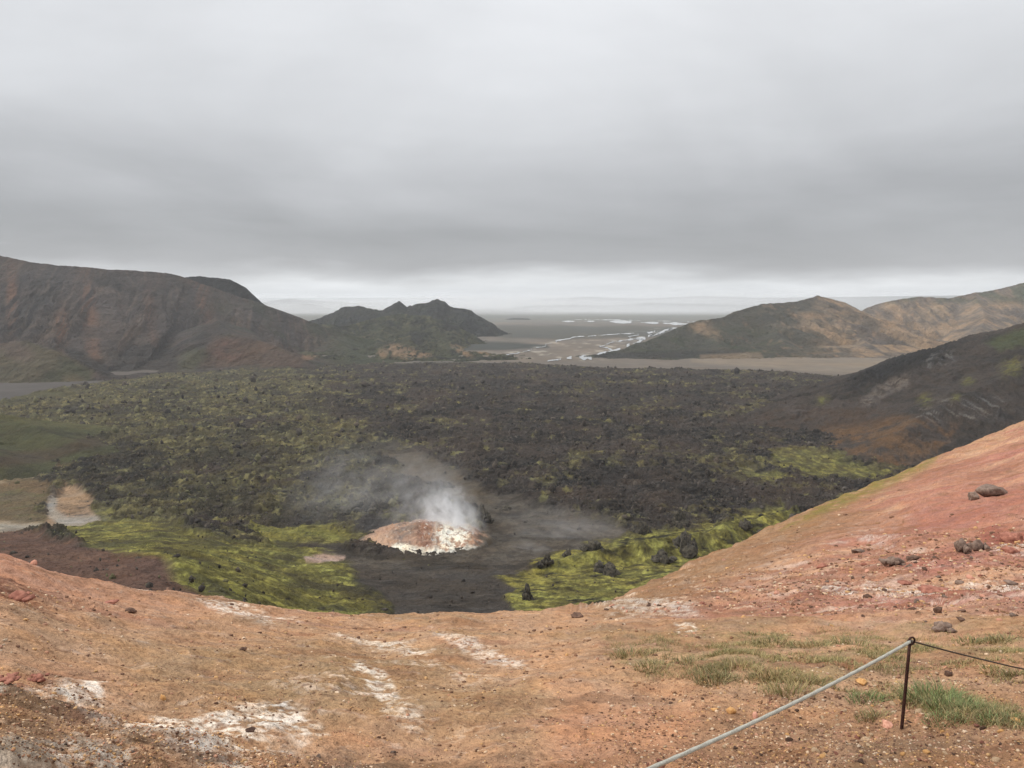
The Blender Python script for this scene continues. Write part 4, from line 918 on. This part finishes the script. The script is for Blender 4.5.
post = tube_obj('post', [np.array([0, 0, -.12]) - top_l * .1, top_l * .0, top_l * .25, top_l * .5, top_l * .75, top_l * .97], np.array([.0135, .0135, .013, .013, .0125, .012]), M_iron, fence, 12)
th = np.linspace(0, 2 * math.pi, 26); rr = .030
rc = top_l + np.array([.012, 0, .0])
tube_obj('ring', np.stack([rc[0] + rr * np.cos(th), rc[1] + rr * .35 * np.cos(th), rc[2] + rr * np.sin(th)], -1), .008, M_iron, post, 8)
# rope: sags a little on its way to a nearer post out of the frame
e = W(560, 806, YP * .60) - pb; s_ = rc
q = np.linspace(0, 1, 160)[:, None]; path = s_ + (e - s_) * q + np.array([0, 0, -1.]) * (.05 * 4 * q * (1 - q))
tube_obj('rope', path, .0122 * np.ones(160), M_rope, fence, 12, twist=160., ripple=.10)
# small knot of the rope in the ring
kn = np.linspace(0, 2 * math.pi * 2.5, 60)
tube_obj('knot', np.stack([rc[0] - .02 + .014 * np.sin(kn) , rc[1] - .012 + .014 * np.cos(kn), rc[2] - .008 + .0012 * kn], -1), .006, M_wire, fence, 8)
e = W(1100, 683, YP * 1.35) - pb
path = s_ + (e - s_) * q + np.array([0, 0, -1.]) * (.03 * 4 * q * (1 - q))
w_ = tube_obj('rope', path, .0068 * np.ones(160), M_wire, fence, 8, twist=160., ripple=.1); w_['label'] = 'thin dark rope running off to the right'

# ================================================================ STEAM
def vol_mat(name, dens, scale, thr, aniso=0.3, col=(.95, .96, .98), seed=0., stretch=(1, 1, 1), power=1.6, fade=None):
    m = bpy.data.materials.new(name); m.use_nodes = True; nt = m.node_tree; nt.nodes.clear()
    o = nd(nt, 'ShaderNodeOutputMaterial'); pv = nd(nt, 'ShaderNodeVolumePrincipled'); pv.inputs['Color'].default_value = (*col, 1); pv.inputs['Anisotropy'].default_value = aniso
    tc = nd(nt, 'ShaderNodeTexCoord'); mp = nd(nt, 'ShaderNodeMapping'); mp.inputs['Location'].default_value = (seed, seed * .7, 0); mp.inputs['Scale'].default_value = stretch
    nt.links.new(tc.outputs['Object'], mp.inputs[0])
    n = nd(nt, 'ShaderNodeTexNoise'); n.inputs['Scale'].default_value = scale; n.inputs['Detail'].default_value = 4; n.inputs['Roughness'].default_value = .6; n.inputs['Distortion'].default_value = .6
    nt.links.new(mp.outputs[0], n.inputs['Vector'])
    ln = nd(nt, 'ShaderNodeVectorMath', operation='LENGTH'); nt.links.new(tc.outputs['Object'], ln.inputs[0])
    fall = math_(nt, 'POWER', math_(nt, 'MAXIMUM', math_(nt, 'SUBTRACT', 1.0, ln.outputs['Value']), 0.), power)
    nn = math_(nt, 'MAXIMUM', math_(nt, 'SUBTRACT', n.outputs['Fac'], thr), 0.)
    d = math_(nt, 'MULTIPLY', math_(nt, 'MULTIPLY', fall, nn), dens)
    if fade:   # thicker at the bottom
        sx = nd(nt, 'ShaderNodeSeparateXYZ'); nt.links.new(tc.outputs['Object'], sx.inputs[0])
        d = math_(nt, 'MULTIPLY', d, math_(nt, 'MAXIMUM', math_(nt, 'MULTIPLY_ADD', sx.outputs['Z'], -fade, 1.0), 0.05))
    nt.links.new(d, pv.inputs['Density']); nt.links.new(pv.outputs[0], o.inputs['Volume']); return m
def steam(px, py, Y, rx, ry, rz, roll, dens, scale, thr, seed, **k):
    V, Fc = ICO[3]; o = mesh_obj('steam', V * 1.01, Fc, vol_mat('steam_vapour', dens, scale, thr, seed=seed, **k), kind='stuff')
    o.location = W(px, py, Y); s = Y / F; o.scale = (rx * s, ry * s, rz * s); o.rotation_euler = (0, R(roll), 0); return o
ym = pick(valley_xyz, 445, 551)[1] + 34
steam(447, 520, ym + 6, 42, 34, 54, -30, 1.7, 3.4, .42, 3.1, fade=.8)
steam(408, 496, ym + 20, 88, 50, 60, -35, .15, 3.2, .45, 7.7, fade=.5)
steam(455, 533, ym - 4, 30, 18, 13, -5, .9, 2.4, .30, 5.1)
steam(345, 482, ym + 30, 90, 50, 50, -25, .09, 2.4, .42, 9.7)
steam(570, 530, 470, 90, 50, 28, 8, .09, 2.4, .40, 12.2)
steam(532, 553, 430, 34, 20, 14, 10, .3, 2.2, .36, 15.2)
steam(85, 521, 470, 38, 30, 12, 0, .06, 2.4, .36, 18.2)

# low rain mist lying before the far ranges
for px, py, Y, rx, ry, rz, dn, sd_ in ((660, 303, 13000, 300, 260, 17, .0015, 31.), (600, 312, 9500, 260, 170, 9, .0026, 51.), (340, 311, 9000, 160, 150, 9, .0028, 57.), (290, 304, 10000, 110, 160, 11, .0018, 37.), (470, 304, 16000, 160, 200, 9, .003, 41.)):
    o = steam(px, py, Y, rx, ry, rz, 0, dn, 2.0, .25, sd_, power=1.0); o.name = 'mist'
# ================================================================ HAZE
V = np.array([(x, y, z) for x in (-33000, 33000) for y in (-400, 221000) for z in (-190, 330)], float)
Fh = [(0, 1, 3, 2), (4, 6, 7, 5), (0, 4, 5, 1), (2, 3, 7, 6), (0, 2, 6, 4), (1, 5, 7, 3)]
m = bpy.data.materials.new('haze_air'); m.use_nodes = True; nt = m.node_tree; nt.nodes.clear()
o = nd(nt, 'ShaderNodeOutputMaterial'); pv = nd(nt, 'ShaderNodeVolumePrincipled'); pv.inputs['Color'].default_value = (.93, .96, 1.0, 1); pv.inputs['Density'].default_value = 4.5e-5; pv.inputs['Anisotropy'].default_value = .1
nt.links.new(pv.outputs[0], o.inputs['Volume'])
mesh_obj('haze', V, Fh, m, smooth=False, kind='stuff')
print('scene built')
